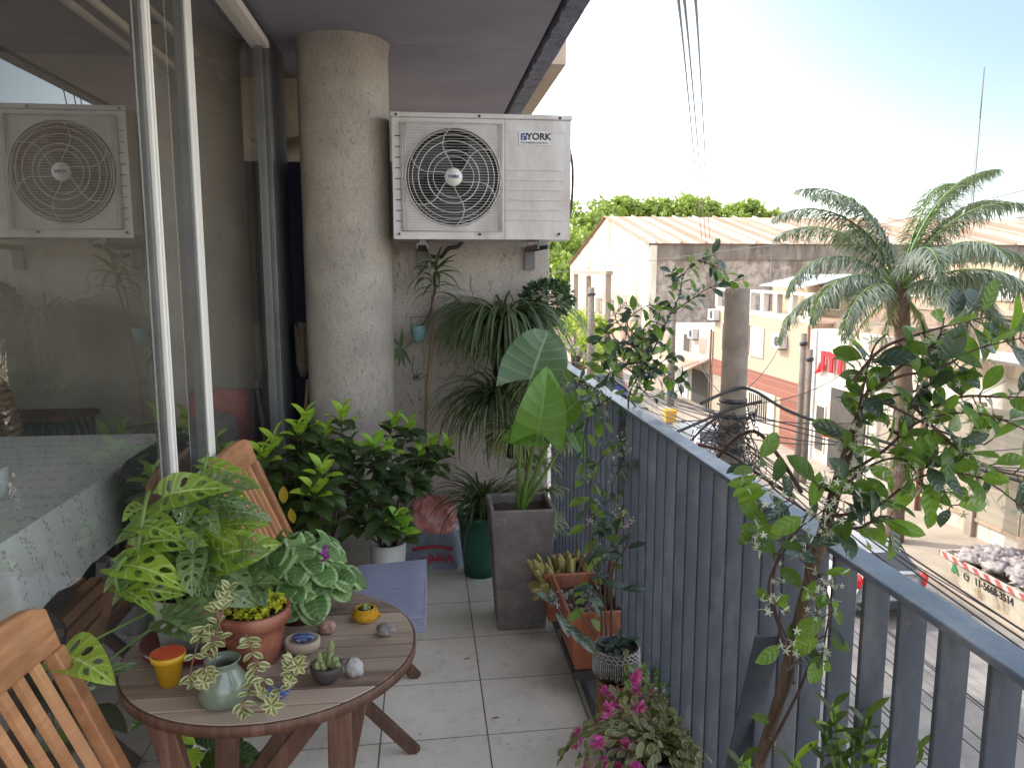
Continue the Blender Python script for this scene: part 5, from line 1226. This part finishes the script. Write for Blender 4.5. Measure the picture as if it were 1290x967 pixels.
for k in range(8): MB().box((FX-.02,28.8+k*1.35,-.30),(FX+.22,29.12+k*1.35,.5)).build('baluster','fwhite',t)
# terrace house with awning
t=building('beige upper storey set back behind the brick terrace with a pale awning',30,40,26,1.0,'fbeige','terrace_house',18.5)
MB().hexa([(16.2,32,.75),(18.45,32,1.25),(18.45,36.5,1.25),(16.2,36.5,.75),(16.2,32,.80),(18.45,32,1.32),(18.45,36.5,1.32),(16.2,36.5,.80)]).build('awning','fglass',t)
win(t,33,35,-.3,.7,18.5); 
# stained parapet building
t=building('stained brown parapet building with yellow lit upper windows behind the emblem wall',20.4,29.8,30,.10,'fstain','parapet_house',18.0)
MB().box((19.5,20.5,.10),(30,31.5,1.75)).build('upper_storey','fbeige',t)
for k in range(5): win(t,22+k*1.8,23.3+k*1.8,.45,1.45,19.5,'fwhite','fglass' if k%2 else 'fdark')
MB().box((17.95,20.3,.08),(18.3,29.8,.22)).build('coping','fgrey',t)
t=building('pale flat roofed house beyond the palm',6,20.2,30,.55,'fbeige','flat_roofed_house',19.0)
for k in range(5): win(t,8+k*2.4,9.5+k*2.4,-.9,.2,19.0,'fwhite','fdark')
# white house beyond brick
t=building('bright white house with a tiled porch beyond the brick building',38.8,45.5,24,-1.6,'fwhite')
win(t,39.6,40.6,-3.0,-2.0,pane='fgrey'); win(t,42.0,43.2,-3.1,-2.0,pane='fdark')
MB().hexa([(13.4,38.9,-3.75),(FX,38.9,-3.1),(FX,45.3,-3.1),(13.4,45.3,-3.75),(13.4,38.9,-3.65),(FX,38.9,-3.0),(FX,45.3,-3.0),(13.4,45.3,-3.65)]).build('porch_roof','roof',t)
MB().box((FX-.05,39.2,ST+.1),(FX+.01,41.6,-3.9)).build('dark_doorway','fdark',t); MB().box((FX-.06,42.2,ST+.1),(FX+.01,44.6,-4.0)).build('glass_door','fglass',t)
t=building('low grey house with a flat roof next to the white house',45.7,50,26,-2.4,'fgrey'); win(t,46.5,48.5,-4.4,-3.2)
# street wall beside the warehouse
t=thing('boundary_wall','weathered boundary wall with timber gates in front of the warehouse gable','wall',(15,68,ST))
MB().box((14.9,53.6,ST),(15.2,95,-2.2)).build('wall','fbeige',t)
for k in range(6): MB().box((14.84,55+k*5.5,ST+.1),(14.93,57.6+k*5.5,-2.6)).build('timber_gate','redbrick',t)
# warehouse
WX,WY0,WY1=15.6,53.5,83.; WYM=66.5; E0,RZ,E1=3.35,6.0,2.1
t=thing('warehouse','long old warehouse with a white gable and a rusty corrugated roof','warehouse',(40,68,ST))
m=MB(); m.add([(WX,WY0,ST),(WX,WY1,ST),(WX,WY1,E1),(WX,WYM,RZ),(WX,WY0,E0)],[(0,4,3,2,1)]); m.build('gable_wall','gable',t)
MB().add([(WX,WY0,ST),(95,WY0,ST),(95,WY0,E0-1.1),(WX,WY0,E0-1.1)],[(0,1,2,3)]).build('long_wall','whwall',t)
MB().box((WX-.02,WY0-.12,E0-1.1),(95,WY0+.02,E0)).build('concrete_band','whband',t)
MB().add([(WX-.3,WY0-.35,E0+.02),(95,WY0-.35,E0+.02),(95,WYM,RZ+.1),(WX-.3,WYM,RZ+.1),(95,WY1,E1+.1),(WX-.3,WY1,E1+.1)],[(0,1,2,3),(3,2,4,5)]).build('roof','roof',t)
m=MB()
for k in range(44): x=WX+.4+k*1.8; m.beam((x,WY0-.3,E0+.10),(x,WYM,RZ+.18),.14,.14)
m.build('roof_ribs','roof',t)
MB().box((WX+.0,WY0-.25,ST),(WX+.5,WY0-.13,E0-.1)).build('corner_pier','gable',t)
for k in range(5): MB().box((WX-.06,55+k*4.2,-2.2),(WX-.01,57.6+k*4.2,-.9)).build('high_window','fgrey',t)
t=thing('rusty_gantry','rusty steel portal frame standing before the warehouse gable','frame',(12.6,62,ST))
MB().box((13.4,57,ST),(13.8,57.4,1.2)).build('post','fgrey',t); MB().box((13.4,64,ST),(13.8,64.4,1.1)).build('post','fgrey',t); MB().box((13.35,56.7,1.2),(13.85,70,1.5)).build('beam','fgrey',t); MB().box((13.4,69.5,ST),(13.8,69.9,1.2)).build('post','fgrey',t)
t=building('second rusty roofed shed at the far right beyond the palm',50,70,130,3.2,'whwall','far_shed',62,'warehouse'); MB().hexa([(61.5,49.5,3.22),(130,49.5,3.22),(130,70,6.6),(61.5,70,6.6),(61.5,49.5,3.4),(130,49.5,3.4),(130,70,6.8),(61.5,70,6.8)]).build('roof','roof',t)
for k,(x,y,w,h,lbl,mm) in enumerate(((-2,75,9,7,'hazy pale house at the far end of the street','fwhite'),(5.5,110,10,6,'hazy beige house closing the far end of the street','fbeige'),(17,100,14,4,'low hazy roof behind the boundary wall','fgrey'))):
    t=thing('distant_house',lbl,'house',(x,y,ST)); MB().box((x,y,ST),(x+w,y+8,ST+h)).build('wall',mm,t); MB().box((x-.2,y-.2,ST+h),(x+w+.2,y+8.2,ST+h+.3)).build('roof','roof',t)
    for q in range(3): win_=MB().box((x+1+q*w/3,y-.05,ST+h*.5),(x+2.2+q*w/3,y-.01,ST+h*.78)).build('window','fdark',t)
# small things fixed to the facades
for (y,z,x) in ((30.4,-1.7,FX),(37.9,-1.0,FX),(25.9,-1.2,19.5+0),(23.0,-2.2,FX),(40.9,-2.2,FX)):
    t=thing('facade_air_conditioner',{30.4:'small outdoor unit on the tan brick wall at its near corner',37.9:'small outdoor unit on the tan brick wall beside its far window',25.9:'small outdoor unit on the set back upper storey',23.0:'small outdoor unit on the white wall above the roller shutters',40.9:'small outdoor unit between the windows of the white house'}[y],'air conditioner',(x,y,z))
    MB().box((x-.34,y,z),(x-.02,y+.8,z+.55)).build('casing','acmetal',t); m=MB(); m.add([(x-.346,y+.32+.21*math.cos(2*pi*i/24),z+.28+.21*math.sin(2*pi*i/24)) for i in range(24)],[tuple(range(24))]); m.build('fan_opening','fan',t)
    MB().box((x-.34,y+.1,z-.06),(x-.0,y+.16,z-.003)).build('bracket','fdark',t)
for y,z0,z1 in ((28.44,ST+.1,-.6),(38.7,ST+.1,-1.5),(33.3+2.1,-3.0,-.6),(21.25,ST+.1,-1.2),(45.6,ST+.1,-2.4)):
    tag(MB().tube([(FX-.12,y,z0),(FX-.12,y,z1)],.055,8).build('drain_pipe','rust'),{28.44:'rusty drain pipe between the emblem wall and the brick building',38.7:'rusty drain pipe between the brick building and the white house',35.4:'short rusty drain pipe on the tan brick wall',21.25:'rusty drain pipe beside the roller shutters',45.6:'rusty drain pipe at the far end of the white house'}[round(y,2)],'pipe')
for (x,y,z,h,l) in ((16.5,36,.62,1.6,'television aerial on the brick building terrace'),(20,24,1.75,1.5,'television aerial on the set back upper storey'),(17,43,-1.6,2.0,'television aerial on the white house'),(22,13,.55,2.2,'television aerial on the pale flat roof')):
    m=MB().tube([(x,y,z-.2 if y!=36 else -.5),(x,y,z+h)],.025,6)
    for q in range(5): m.tube([(x-.5+.12*q,y-.35+.03*q,z+h-.05),(x-.5+.12*q,y+.35-.03*q,z+h-.05)],.012,4)
    m.tube([(x-.55,y,z+h-.05),(x+.1,y,z+h-.05)],.014,4); tag(m.build('television_aerial','palewire'),l,'aerial')
MB()
# trees
def tree(lbl,x,y,h,r,mat='treeleaf',n=2600,ls=.7,cat='tree',group=None,squash=.8,name='tree',trunk=True):
    t=thing(name,lbl,cat,(x,y,ST),group)
    lf=MB(); st=MB(); c=V((x,y,ST+h-r*squash))
    if trunk: st.tube(spline([(x,y,ST),(x+.2,y,ST+(h-r)*.5),(x,y,c.z)],4),[.35*(1-.6*i/8) for i in range(9)],8)
    cl=[]
    for k in range(20):
        q=rdir(.2); cl.append((c+V((q.x*r*.85,q.y*r*.85,q.z*r*squash*.85)),R.uniform(.16,.38)*r)); 
        if trunk and k<9: st.tube([(x,y,c.z-r*.5),cl[-1][0]],[.14,.04],5)
    for k in range(n):
        p,rr=R.choice(cl); q=rdir(); p=p+q*rr*R.uniform(.6,1.05)
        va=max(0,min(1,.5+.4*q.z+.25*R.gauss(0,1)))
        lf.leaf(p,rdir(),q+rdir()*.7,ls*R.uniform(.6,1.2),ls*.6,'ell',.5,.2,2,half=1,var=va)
    lf.build('crown',mat,t)
    if trunk: st.build('trunk','trunk',t)
    return t
far=[(712,115,256,5),(740,112,247,4.6),(786,118,251,2.8),(700,100,285,6),(828,120,252,3.6),(856,118,247,3.8),(888,122,256,3.6),(915,120,260,3.0),(938,121,254,3.2),(966,122,263,2.6),(735,95,295,4.5),(765,112,268,3)]
for k,(px,Y,py,r) in enumerate(far):
    p=AT(px,py,Y=Y); tree('green leafy tree among those rising behind the warehouse roof',p.x,Y,p.z-ST,r*1.05,n=2200,ls=.8,group='trees rising behind the warehouse')
p=AT(722,392,Y=44); tree('bright yellow green young tree at the near end of the far street',p.x,44,p.z-ST,2.6,'bushleaf',1800,.35)
# utility poles and wires
t=thing('utility_pole','thick grey concrete utility pole just outside the railing with a nest of cables','pole',(3.97,9.6,ST))
MB().lathe((3.97,9.6,ST),[(.21,0),(.155,7.0),(.15,7.02),(0,7.03)],28).build('shaft','pole',t)
m=MB()
for z in (-.9,-.45,-.25): m.lathe((3.97,9.6,z),[(.172,0),(.18,.01),(.18,.05),(.172,.06)],24)
m.build('clamp_band','blackplastic',t)
m=MB()
for k in range(46):
    a=R.random()*6.28; z=R.uniform(-1.15,-.35); pts=[]
    r=R.uniform(.20,.34); a1=a+R.uniform(1,3.5)
    for i in range(8): aa=a+(a1-a)*i/7; pts.append((3.97+r*math.cos(aa),9.6+r*math.sin(aa),z+R.uniform(-.07,.07)-.0*i))
    m.tube(spline(pts,2),R.uniform(.004,.010),5)
for k in range(20):
    a=R.uniform(2.5,5.5); m.tube(spline([(3.97+.18*math.cos(a),9.6+.18*math.sin(a),-.6+R.uniform(-.2,.2)),(3.97+.5*math.cos(a),9.6+.5*math.sin(a),-.85+R.uniform(-.2,.2)),(3.97+.3*math.cos(a+.5),9.6+.3*math.sin(a+.5),-1.35)],4),.006,5)
m.build('cable_coils','cable',t)
for k,(px,Y,py,r,lbl) in enumerate(((745,38,362,.16,'slim pale concrete pole far down the near pavement'),(848,40,385,.17,'brown pole in front of the white house'),(1013,24,420,.09,'tall thin greenish post by the brick corner, left one'),(1021,24.6,440,.09,'tall thin greenish post by the brick corner, right one'))):
    p=AT(px,py,Y=Y); tt=thing('street_pole',lbl,'pole',(p.x,Y,ST)); MB().tube([(p.x,Y,ST),(p.x,Y,p.z)],[r*1.2,r],12).build('shaft','pole',tt)
    MB().lathe((p.x,Y,p.z-.4),[(r*1.1,0),(r*1.4,.02),(r*1.4,.12),(r*1.1,.14)],12).build('band','blackplastic',tt)
def cable(pts,r,lbl,grp,mat='cable',n=10):
    return tag(MB().tube(spline(pts,n),r,5).build('overhead_cable',mat),lbl,'cable',grp)
def sag(a,b_,s,n=6): 
    a=V(a);b_=V(b_); return [lerp(a,b_,i/n)-V((0,0,s*4*(i/n)*(1-i/n))) for i in range(n+1)]
G='thin cables running along the street past the concrete pole'
for k in range(30):
    x=4.0+R.uniform(-.25,.3); z=-.5-.08*k*R.uniform(.5,1); z2=z+R.uniform(-.3,.3)
    if k<6:
        cable(sag((x,9.6,z*.8-.2),(x+R.uniform(-.2,.5),-8,z2-.3),R.uniform(.3,.9))+[],.008,'thin dark cable slung along the street from the concrete pole, one of many',G,n=3)
    elif k<16:
        cable(sag((x,9.6,z*.45-.1),(x+R.uniform(.2,5),42,z2*.6+.3),R.uniform(.4,1.2)),.010,'thin dark cable slung along the street from the concrete pole, one of many',G,n=3)
    else:
        xx=4.6+R.uniform(0,4); zz=-2.2-R.random()*2.2
        cable(sag((xx,30,zz),(xx-R.uniform(-.5,1),-8,zz-.3),R.uniform(.2,.6)),.009,'thin dark cable slung along the street from the concrete pole, one of many',G,n=3)
G2='cables crossing the street from the concrete pole'
for (x,y,z,z0) in ((14.6,24,-.9,-.3),(14.6,18,-1.3,-.45),(14.6,30,-.5,-.2),(14.6,14,-1.6,-.6),(14.6,21,-2.6,-.7),(13.5,12,-1.8,-.4),(14.6,9,-1.6,-.35),(14.6,35,-2.2,-.55),(14.6,42,-1.8,-.3)):
    cable(sag((3.97,9.6,z0),(x,y,z),.45),.009,'dark sagging cable strung from the concrete pole to the houses opposite',G2,n=3)
cable([AT(882,508,Y=9.4),AT(925,490,Y=9.4),AT(950,492,Y=9.3),AT(1000,520,Y=9.2),AT(1100,552,Y=9.0),AT(1300,610,Y=8.6)],.022,'thick bundled black cable looping over the concrete pole and away to the right',None)
cable([AT(850,545,Y=9.4),AT(885,530,Y=9.4),AT(920,515,Y=9.4),AT(960,505,Y=9.3)],.020,'short thick cable end curving left from the concrete pole',None)
cable([AT(868,558,Y=9.4),AT(890,535,Y=9.4),AT(925,510,Y=9.4)],.018,'frayed thick cable stub just below the short curved one',None)
G3='pale wires passing high overhead'
for (a,b_) in (((884,300),(848,-60)),((889,300),(856,-60)),((894,300),(872,-60))):
    cable([AT(*a,Y=50),AT((a[0]+b_[0])/2+1,120,Y=22),AT(*b_,Y=6)],.019,'pale thin wire climbing high overhead across the sky',G3,'palewire')
cable([AT(690,345,Y=40),AT(900,318,Y=34),AT(1040,298,Y=30),AT(1290,240,Y=26)],.014,'long pale wire rising to the right across the warehouse wall',None,'palewire')
# antenna mast
p=AT(1240,85,Y=120); q=AT(1236,150,Y=120)
t=thing('antenna_mast','slender lattice mast rising into the sky above the palm','mast',(p.x,120,ST)); m=MB()
m.tube([(p.x,120,ST),(p.x,120,q.z)],.10,6); m.tube([(p.x,120,q.z),(p.x,120,p.z)],.10,6); m.build('mast','palewire',t)
p=AT(1231,190,Y=120); MB().tube([(p.x-.3,120,ST),(p.x-.3,120,p.z)],.05,6).build('stay','palewire',t)
# palm
PC=AT(1133,366,Y=18.8); 
t=thing('palm_tree','large feathery palm on the far pavement in front of the white building','palm',(12.4,18.8,ST))
st=MB(); S=spline([(12.42,18.8,ST+.1),(12.40,18.8,-3),(12.35,18.8,-1),PC],6)
st.tube(S,[.24-.05*i/len(S)+.02*math.sin(i*2.1) for i in range(len(S))],14); st.build('trunk','trunk',t)
MB().tube([PC-V((0,0,.9)),PC-V((0,0,.3)),PC+V((0,0,.25))],[.2,.30,.12],12).build('crown_shaft','trunk',t)
fr=MB(); ra=MB(); old=MB()
def frond(az,el,L0,bend,m=fr,dens=150,ll=.72):
    L0*=1.18
    d=V((math.cos(az)*math.cos(el),math.sin(az)*math.cos(el),math.sin(el))); ax=d.cross(V((0,0,1))).normalized(); p=PC+d*.15; P=[p.copy()]; D=[d.copy()]; n=18
    for i in range(n): 
        p=p+d*L0/n; d=(Matrix.Rotation(-bend/n*(.4+1.2*i/n),3,ax)@d).normalized(); P.append(p.copy()); D.append(d.copy())
    ra.tube(P,[.035*(1-i/(n+1))+.004 for i in range(n+1)],5)
    for k in range(dens):
        u=.14+.85*k/dens; i=min(n-1,int(u*n)); q=lerp(P[i],P[i+1],u*n-i); dd=D[i]
        side=dd.cross(V((0,0,1))).normalized(); l=ll*math.sin(pi*min(.97,max(.12,u*.9+.08)))**.6
        for s in (1,-1):
            v=side*s*R.uniform(.5,1)+dd*R.uniform(.5,.9)+V((0,0,R.uniform(-.75,.15)))
            m.leaf(q,v,V((0,0,1))+rdir()*.5,l*R.uniform(.8,1.15),.034,'strap',R.uniform(.9,1.9),.1,5,half=1)
vx=V((math.cos(-YW),math.sin(-YW),0))
for az,el,L0,bd in ((2.85,1.35,3.4,1.75),(.1,1.35,3.7,1.5),(.3,1.2,4.0,1.3),(2.9,1.15,3.5,1.9),(2.4,1.0,3.3,1.8),(.25,1.05,3.9,1.5),(.6,1.25,3.8,1.5),(3.1,.75,3.0,2.4),(3.4,.45,2.8,2.2),(-.15,.75,3.3,1.9),(-.3,.35,3.3,1.7),(-.1,.05,3.0,1.4),(.2,.3,3.2,1.6),(4.4,.8,3.0,2.1),(5.0,.9,2.8,2.0),(1.6,1.0,3.2,1.8),(1.2,.5,3.0,1.8),(3.7,.25,2.7,2.0),(2.9,.2,3.0,1.9),(5.6,.5,3.0,1.9),(5.9,1.2,3.2,1.7),(3.2,1.3,3.2,1.7),(4.7,.3,2.6,1.9)):
    frond(az,el,L0,bd)
for az,el in ((3.9,-.6),(.1,-.7),(5.2,-.8),(2.4,-.7)): frond(az,el,1.6,.8,old,26,.4)
fr.build('fronds','palm',t); ra.build('frond_stalks','greenstem',t); old.build('dry_fronds','palmdry',t)
# rubble skip
X0,X1,Y0,Y1,Zb,Zt=11.95,13.65,12.6,16.25,ST+.10,-5.02
t=thing('rubble_skip','pale metal skip heaped with rubble, phone number on its side, striped rim','skip',((X0+X1)/2,(Y0+Y1)/2,Zb))
m=MB(); f=.10; e=.62
r=[[(X0+f,Y0+e,Zb),(X1-f,Y0+e,Zb),(X1-f,Y1-e,Zb),(X0+f,Y1-e,Zb)],[(X0,Y0,Zt),(X1,Y0,Zt),(X1,Y1,Zt),(X0,Y1,Zt)],[(X0+.04,Y0+.04,Zt),(X1-.04,Y0+.04,Zt),(X1-.04,Y1-.04,Zt),(X0+.04,Y1-.04,Zt)],[(X0+.06,Y0+.1,Zt-.2),(X1-.06,Y0+.1,Zt-.2),(X1-.06,Y1-.1,Zt-.2),(X0+.06,Y1-.1,Zt-.2)]]
m.add(sum(r,[]),[(i*4+j,i*4+(j+1)%4,(i+1)*4+(j+1)%4,(i+1)*4+j) for i in range(3) for j in range(4)]+[(3,2,1,0),(12,13,14,15)]); sk=m.build('body','skip',t)
MB().box((X0-.03,Y0-.03,Zt-.11),(X0-.004,Y1+.03,Zt+.0)).box((X1+.004,Y0-.03,Zt-.11),(X1+.03,Y1+.03,Zt)).box((X0-.03,Y0-.034,Zt-.11),(X1+.03,Y0-.008,Zt)).box((X0-.03,Y1+.008,Zt-.11),(X1+.03,Y1+.034,Zt)).build('hazard_rim','hazard',t)
m=MB()
for k in range(150):
    x=R.uniform(X0+.15,X1-.15); y=R.uniform(Y0+.15,Y1-.15); h=.34*(1-abs(2*(x-X0)/(X1-X0)-1)**2)*(1-abs(2*(y-Y0)/(Y1-Y0)-1)**4)
    m.rock((x,y,Zt-.08+h*R.uniform(.5,1)),(R.uniform(.08,.26),R.uniform(.08,.26),R.uniform(.05,.13)),k*1.7,5,.8,3)
m.build('rubble','rubble',t)
tilt=math.atan2(f,Zt-Zb)
zz=(Zt+Zb)/2; xs=X0+f*.5-.012
text('phone_number','11-5668-3514',t,'ink',(xs-.0,14.58,zz+.03),.245,(pi/2+tilt,0,-pi/2),.003,bold=.006,sx=.84)
text('company_name','SAN MARTINO',t,'ink',(xs-.035,14.6,zz+.20),.11,(pi/2+tilt,0,-pi/2),.003,bold=.002)
for y in (15.80,13.35):
    text('recycling_mark','\u267b' if False else 'A',t,'inkgreen',(xs-.02,y,zz+.06),.26,(pi/2+tilt,0,-pi/2),.003,bold=.03)
m=MB(); m.tube([(xs,15.42+.08*math.cos(a),zz+.03+.08*math.sin(a)) for a in [2*pi*i/20 for i in range(21)]],.010,5); m.tube([(xs,15.42+.03*math.cos(a),zz+.03+.03*math.sin(a)) for a in [pi*i/8 for i in range(1,9)]],.015,5); m.build('telephone_mark','ink',t)
# cars
def car(lbl,paint,cx,y0,loc=None,rz=0,group=None):
    """hatchback, rear at y0, nose toward +Y, centred on cx"""
    t=thing('parked_car',lbl,'car',(cx,y0+2,ST),group)
    sec=[(0,.32,.70,.78,.62,1.02),(.12,.25,.92,.86,.62,1.05),(.42,.22,.98,.87,.60,1.36),(.75,.22,.98,.87,.58,1.47),(1.6,.22,.97,.88,.58,1.50),(2.3,.22,.95,.88,.60,1.42),(3.0,.22,.93,.87,.66,.98),(3.6,.25,.86,.84,.64,.88),(3.95,.30,.70,.74,.5,.72)]
    vs=[]; n=12
    def ringp(y,zb,zs,w,wr,zt):
        return [(-w*.9,y,zb),(-w,y,zb+.18),(-w,y,zs-.12),(-w*.96,y,zs),(-wr,y,zt-.05),(-wr*.8,y,zt),(wr*.8,y,zt),(wr,y,zt-.05),(w*.96,y,zs),(w,y,zs-.12),(w,y,zb+.18),(w*.9,y,zb)]
    for s_ in sec: vs+=[(cx+x,y0+y,ST+z) for x,y,z in ringp(*s_)]
    m=MB(); m.add(vs,[(i*n+j,i*n+(j+1)%n,(i+1)*n+(j+1)%n,(i+1)*n+j) for i in range(len(sec)-1) for j in range(n)]+[tuple(range(n)),tuple((len(sec)-1)*n+j for j in range(n-1,-1,-1))],None,0,True)
    b_=m.build('body',paint,t)
    md=b_.modifiers.new('s','SUBSURF'); md.levels=1; md.render_levels=2
    def q(pts,name,mat): MB().add([(cx+x,y0+y,ST+z) for x,y,z in pts],[(0,1,2,3)]).build(name,mat,t)
    q([(-.60,.10,1.06),(.60,.10,1.06),(.50,.42,1.36),(-.50,.42,1.36)],'rear_window','carglass')
    q([(-.52,2.38,1.40),(.52,2.38,1.40),(.64,2.96,1.04),(-.64,2.96,1.04)],'windscreen','carglass')
    for s in (-1,1):
        q([(s*.82,.55,1.0),(s*.83,2.8,.98),(s*.63,2.25,1.36),(s*.63,.75,1.40)],'side_window','carglass')
        MB().rock((cx+s*.72,y0+.05,ST+.88),(.10,.07,.16),3,8,.1).build('tail_lamp','taillight',t)
        for yy in (.75,3.15):
            w=MB().lathe((0,0,0),[(0,-.11),(.30,-.11),(.32,-.07),(.32,.07),(.30,.11),(0,.11)],24)
            w.v=[(cx+s*.80+p[2],y0+yy+p[0],ST+.32+p[1]) for p in w.v]; wh=w.build('wheel','tyre',t)
            w=MB().lathe((0,0,0),[(0,.12),(.18,.12),(.19,.10),(.19,-.12),(0,-.12)],16); w.v=[(cx+s*.80+p[2],y0+yy+p[0],ST+.32+p[1]) for p in w.v]; w.build('rim','alu',wh)
    MB().box((cx-.26,y0-.03,ST+.60),(cx+.26,y0-.005,ST+.72)).build('number_plate','palelabel',t)
    MB().box((cx-.78,y0-.06,ST+.30),(cx+.78,y0+.03,ST+.46)).build('bumper','blackplastic',t)
    return t
car('silver hatchback with red tail lamps parked just beyond the railing near the skip','carpaint',9.55,14.4)
car('blue car far down the street behind the climbing vine','bluepaint',10.4,42)
car('dark car parked further along the far kerb','carpaint',10.6,27)
# yellow container far down
p=AT(843,533,Z=ST)
t=thing('yellow_bin','yellow street bin on the far kerb below the brown pole','bin',p); MB().hexa([tuple(p+V(q)) for q in ((-.22,-.22,.1),(.22,-.22,.1),(.22,.22,.1),(-.22,.22,.1),(-.28,-.28,.6),(.28,-.28,.6),(.28,.28,.6),(-.28,.28,.6))]).build('body','yellow',t)
MB().box(tuple(p+V((-.3,-.3,.6))),tuple(p+V((.3,.3,.66)))).build('lid','yellow',t)
# person in red
p=AT(779,497,Z=ST)
t=bpy.data.objects.new('person',bpy.data.meshes.new('person')); C.objects.link(t); t.location=p; t['_o']=tuple(p)
jo=[(0,0,.95,.15),(0,0,1.2,.15),(0,0,1.42,.16),(0,0,1.55,.06),(0,0,1.68,.10),(0,0,1.76,.08),(-.10,0,.85,.10),(-.11,.05,.48,.07),(-.11,.0,.06,.05),(-.11,-.12,.03,.045),(.10,0,.85,.10),(.12,-.08,.48,.07),(.13,-.02,.06,.05),(.13,-.14,.03,.045),(-.20,0,1.42,.07),(-.26,.02,1.15,.05),(-.27,-.06,.9,.04),(.20,0,1.42,.07),(.26,.02,1.15,.05),(.27,-.06,.9,.04)]
ed=[(0,1),(1,2),(2,3),(3,4),(4,5),(0,6),(6,7),(7,8),(8,9),(0,10),(10,11),(11,12),(12,13),(2,14),(14,15),(15,16),(2,17),(17,18),(18,19)]
me=t.data; me.from_pydata([j[:3] for j in jo],ed,[]); me.materials.append(M['skin'])
sm=t.modifiers.new('skin','SKIN')
for i,j in enumerate(jo): me.skin_vertices[0].data[i].radius=(j[3],j[3]*.75)
me.skin_vertices[0].data[0].use_root=True; t.modifiers.new('sub','SUBSURF').render_levels=1
tag(t,'person in a red shirt and dark trousers standing far down the street','person')
MB().lathe(p,[(.17,.93),(.20,1.1),(.23,1.38),(.15,1.5),(.09,1.52)],16,sy=.8).build('red_shirt','redshirt',t)
m=MB()
for s in (-1,1): m.tube([p+V((s*.10,0,.95)),p+V((s*.115,.02,.5)),p+V((s*.12,0,.1))],[.13,.10,.08],10)
m.build('trousers','jeans',t)
# =================================================================== LIGHT, SKY, CAMERA
w=bpy.data.worlds.new('World'); sc.world=w; w.use_nodes=True; N=w.node_tree.nodes; L=w.node_tree.links
sky=N.new('ShaderNodeTexSky'); sky.sky_type='NISHITA'; sky.sun_disc=False
SEL=math.radians(43); SD=V((-.80,.42,0)).normalized(); SD=V((SD.x*math.cos(SEL),SD.y*math.cos(SEL),math.sin(SEL)))
sky.sun_elevation=SEL; sky.sun_rotation=math.atan2(SD.x,SD.y); sky.air_density=1.2; sky.dust_density=1.5; sky.ozone_density=1.2
tc=N.new('ShaderNodeTexCoord'); dp=N.new('ShaderNodeVectorMath'); dp.operation='DOT_PRODUCT'; dp.inputs[1].default_value=V((.62,.60,.52)).normalized()
L.new(tc.outputs['Generated'],dp.inputs[0])
hz=N.new('ShaderNodeMix'); hz.data_type='RGBA'; hz.inputs[0].default_value=.55; hz.inputs[7].default_value=(2.55,2.27,1.98,1)
L.new(sky.outputs[0],hz.inputs[6]); gr=N.new('ShaderNodeMapRange'); gr.interpolation_type='SMOOTHSTEP'; gr.inputs['From Min'].default_value=.74; gr.inputs['From Max'].default_value=.97
L.new(dp.outputs['Value'],gr.inputs['Value']); h2=N.new('ShaderNodeMix'); h2.data_type='RGBA'; h2.inputs[7].default_value=(.60,.84,1.01,1)
L.new(gr.outputs[0],h2.inputs[0]); L.new(hz.outputs[2],h2.inputs[6]); L.new(h2.outputs[2],N['Background'].inputs[0]); N['Background'].inputs[1].default_value=.98
su=bpy.data.lights.new('sun','SUN'); su.energy=4.6; su.angle=math.radians(.5); su.color=(1,.93,.82)
so=bpy.data.objects.new('sun',su); C.objects.link(so); so.rotation_euler=SD.to_track_quat('Z','Y').to_euler(); so.location=(0,0,30)
cam=bpy.data.cameras.new('camera'); co=bpy.data.objects.new('camera',cam); C.objects.link(co); sc.camera=co
co.location=(0,0,EH); cam.sensor_fit='HORIZONTAL'; cam.sensor_width=36; cam.lens=36*F/1290; cam.clip_end=3000; cam.clip_start=.02
co.rotation_euler=(pi/2-PT,0,-YW)
sc.view_settings.view_transform='Standard'; sc.view_settings.look='None'; sc.view_settings.exposure=0
sc.cycles.max_bounces=10; sc.cycles.diffuse_bounces=5; sc.cycles.transparent_max_bounces=24; sc.cycles.glossy_bounces=4; sc.cycles.sample_clamp_indirect=8
for o in bpy.data.objects:
    if '_o' in o: del o['_o']
